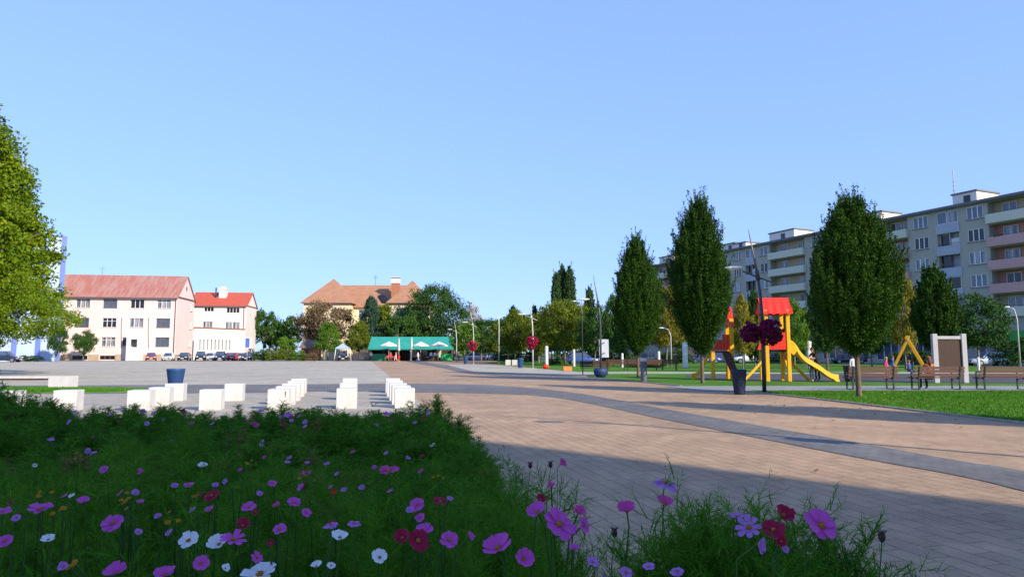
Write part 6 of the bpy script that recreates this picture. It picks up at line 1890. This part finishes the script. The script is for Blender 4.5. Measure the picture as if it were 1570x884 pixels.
# lesser blooms: labelled by colour, part of the bed and order from the left
rr = random.Random(5)
SM = []
base = [(78, 672, 12, 'lilac'), (144, 694, 13, 'lilac'), (185, 755, 15, 'pink'), (207, 756, 14, 'lilac'), (289, 743, 16, 'pink'), (417, 739, 15, 'pink'), (461, 747, 16, 'pink'), (527, 750, 12, 'lilac'),
        (392, 651, 11, 'magenta'), (293, 649, 12, 'magenta'), (368, 672, 12, 'crimson'), (508, 866, 14, 'white'), (297, 782, 14, 'lilac'), (322, 781, 15, 'pink'), (268, 742, 12, 'lilac'), (398, 757, 12, 'lilac'),
        (330, 744, 12, 'lilac'), (443, 700, 10, 'lilac'), (471, 709, 9, 'lilac'), (592, 694, 10, 'lilac'), (662, 681, 11, 'white'), (645, 722, 12, 'magenta'), (690, 762, 12, 'lilac'), (555, 748, 12, 'lilac'), (212, 815, 14, 'lilac'),
        (258, 814, 16, 'lilac'), (97, 869, 18, 'lilac'), (415, 832, 14, 'crimson'), (345, 871, 16, 'white'), (135, 690, 10, 'lilac'), (18, 770, 12, 'crimson'), (25, 792, 14, 'lilac')]
SM += base
for k in range(34):                                             # the strip of blooms against the pale paving
    px = rr.choice([rr.uniform(90, 200), rr.uniform(170, 330), rr.uniform(300, 470), rr.uniform(430, 460), rr.uniform(560, 690)])
    SM.append((px, rr.uniform(628, 652) + max(0, (300 - px) * -.01), rr.uniform(7, 11), rr.choice(['lilac', 'lilac', 'lilac', 'lilac', 'crimson', 'pink', 'white' if px > 560 else 'magenta'])))
for k in range(30):
    py = rr.uniform(660, 800); px = rr.uniform(5, 640 + (py - 660) * .6)
    SM.append((px, py, (py - 600) * .045 + rr.uniform(3, 6), rr.choice(['lilac', 'lilac', 'pink', 'pink', 'white', 'magenta', 'crimson'])))
for cx, cy in ((190, 762), (95, 782), (268, 792), (120, 700), (375, 705), (310, 770), (470, 735), (68, 760), (100, 866), (200, 775), (665, 735)):
    for k in range(3):
        SM.append((cx + rr.uniform(-16, 16), cy + rr.uniform(-9, 9), rr.uniform(4, 7), 'yellow'))
cls = {}
for s in SM:
    rw = 'along the far edge of the bed' if s[1] < 656 else ('in the upper half of the bed' if s[1] < 740 else 'in the lower half of the bed')
    cls.setdefault((s[3], rw), []).append(s)
ORD = ['leftmost', 'second', 'third', 'fourth', 'fifth', 'sixth', 'seventh', 'eighth', 'ninth', 'tenth', 'eleventh', 'twelfth', 'thirteenth', 'fourteenth', 'fifteenth', 'sixteenth', 'seventeenth', 'eighteenth', 'nineteenth', 'twentieth', 'twenty-first', 'twenty-second', 'twenty-third', 'twenty-fourth', 'twenty-fifth', 'twenty-sixth', 'twenty-seventh', 'twenty-eighth', 'twenty-ninth', 'thirtieth', 'thirty-first', 'thirty-second']
for (c, rw), L in cls.items():
    L.sort(key=lambda s: s[0])
    for i, (px, py, wp, _) in enumerate(L):
        o_ = ORD[min(i, len(ORD) - 1)]
        nm = 'yellow' if c == 'yellow' else CW[c]
        lab = (f'{o_} small {nm} bloom {rw}' if i == 0 else f'{o_} small {nm} bloom from the left {rw}')
        flower(px, py, wp, c, lab, (rr.uniform(-.5, .5), rr.uniform(-.9, -.3), rr.uniform(.3, .9)), rr.choice(['broad', 'half', 'broad', 'droop']), rr.randrange(3))
# dry buds on thin stems before the paving
for px, py, lab in ((1352, 822, 'dark seed head on a thin stem at the right end of the bed'), (813, 713, 'left dark bud on a thin stem against the shaded paving'), (844, 712, 'right dark bud on a thin stem beside the small magenta bloom'), (942, 816, 'dark bud standing low in the gap before the paving')):
    d = 1.75 if px > 1200 else (3.0 if py < 730 else 2.0)
    x, z = at(px, d, py), zt(py, d)
    t = thing('seed_head', lab, 'seed head', (x, d, z), 0, 'dark seed heads over the bed')
    b = MB(); b.ball((0, 0, 0), (.009, .009, .013), 10, 8)
    for k in range(10): b.tube([(0, 0, .004), (.012 * math.cos(k * .63), .012 * math.sin(k * .63), .016)], [.0022, .0008], 4)
    b.build('head', M['bud'], t)
    s = MB(); s.tube([(0, 0, -.01), (-.03, .01, -.3), (-.08, .02, -z + .04)], [.0016, .002, .0024], 5); s.build('stem', M['stem'], t)
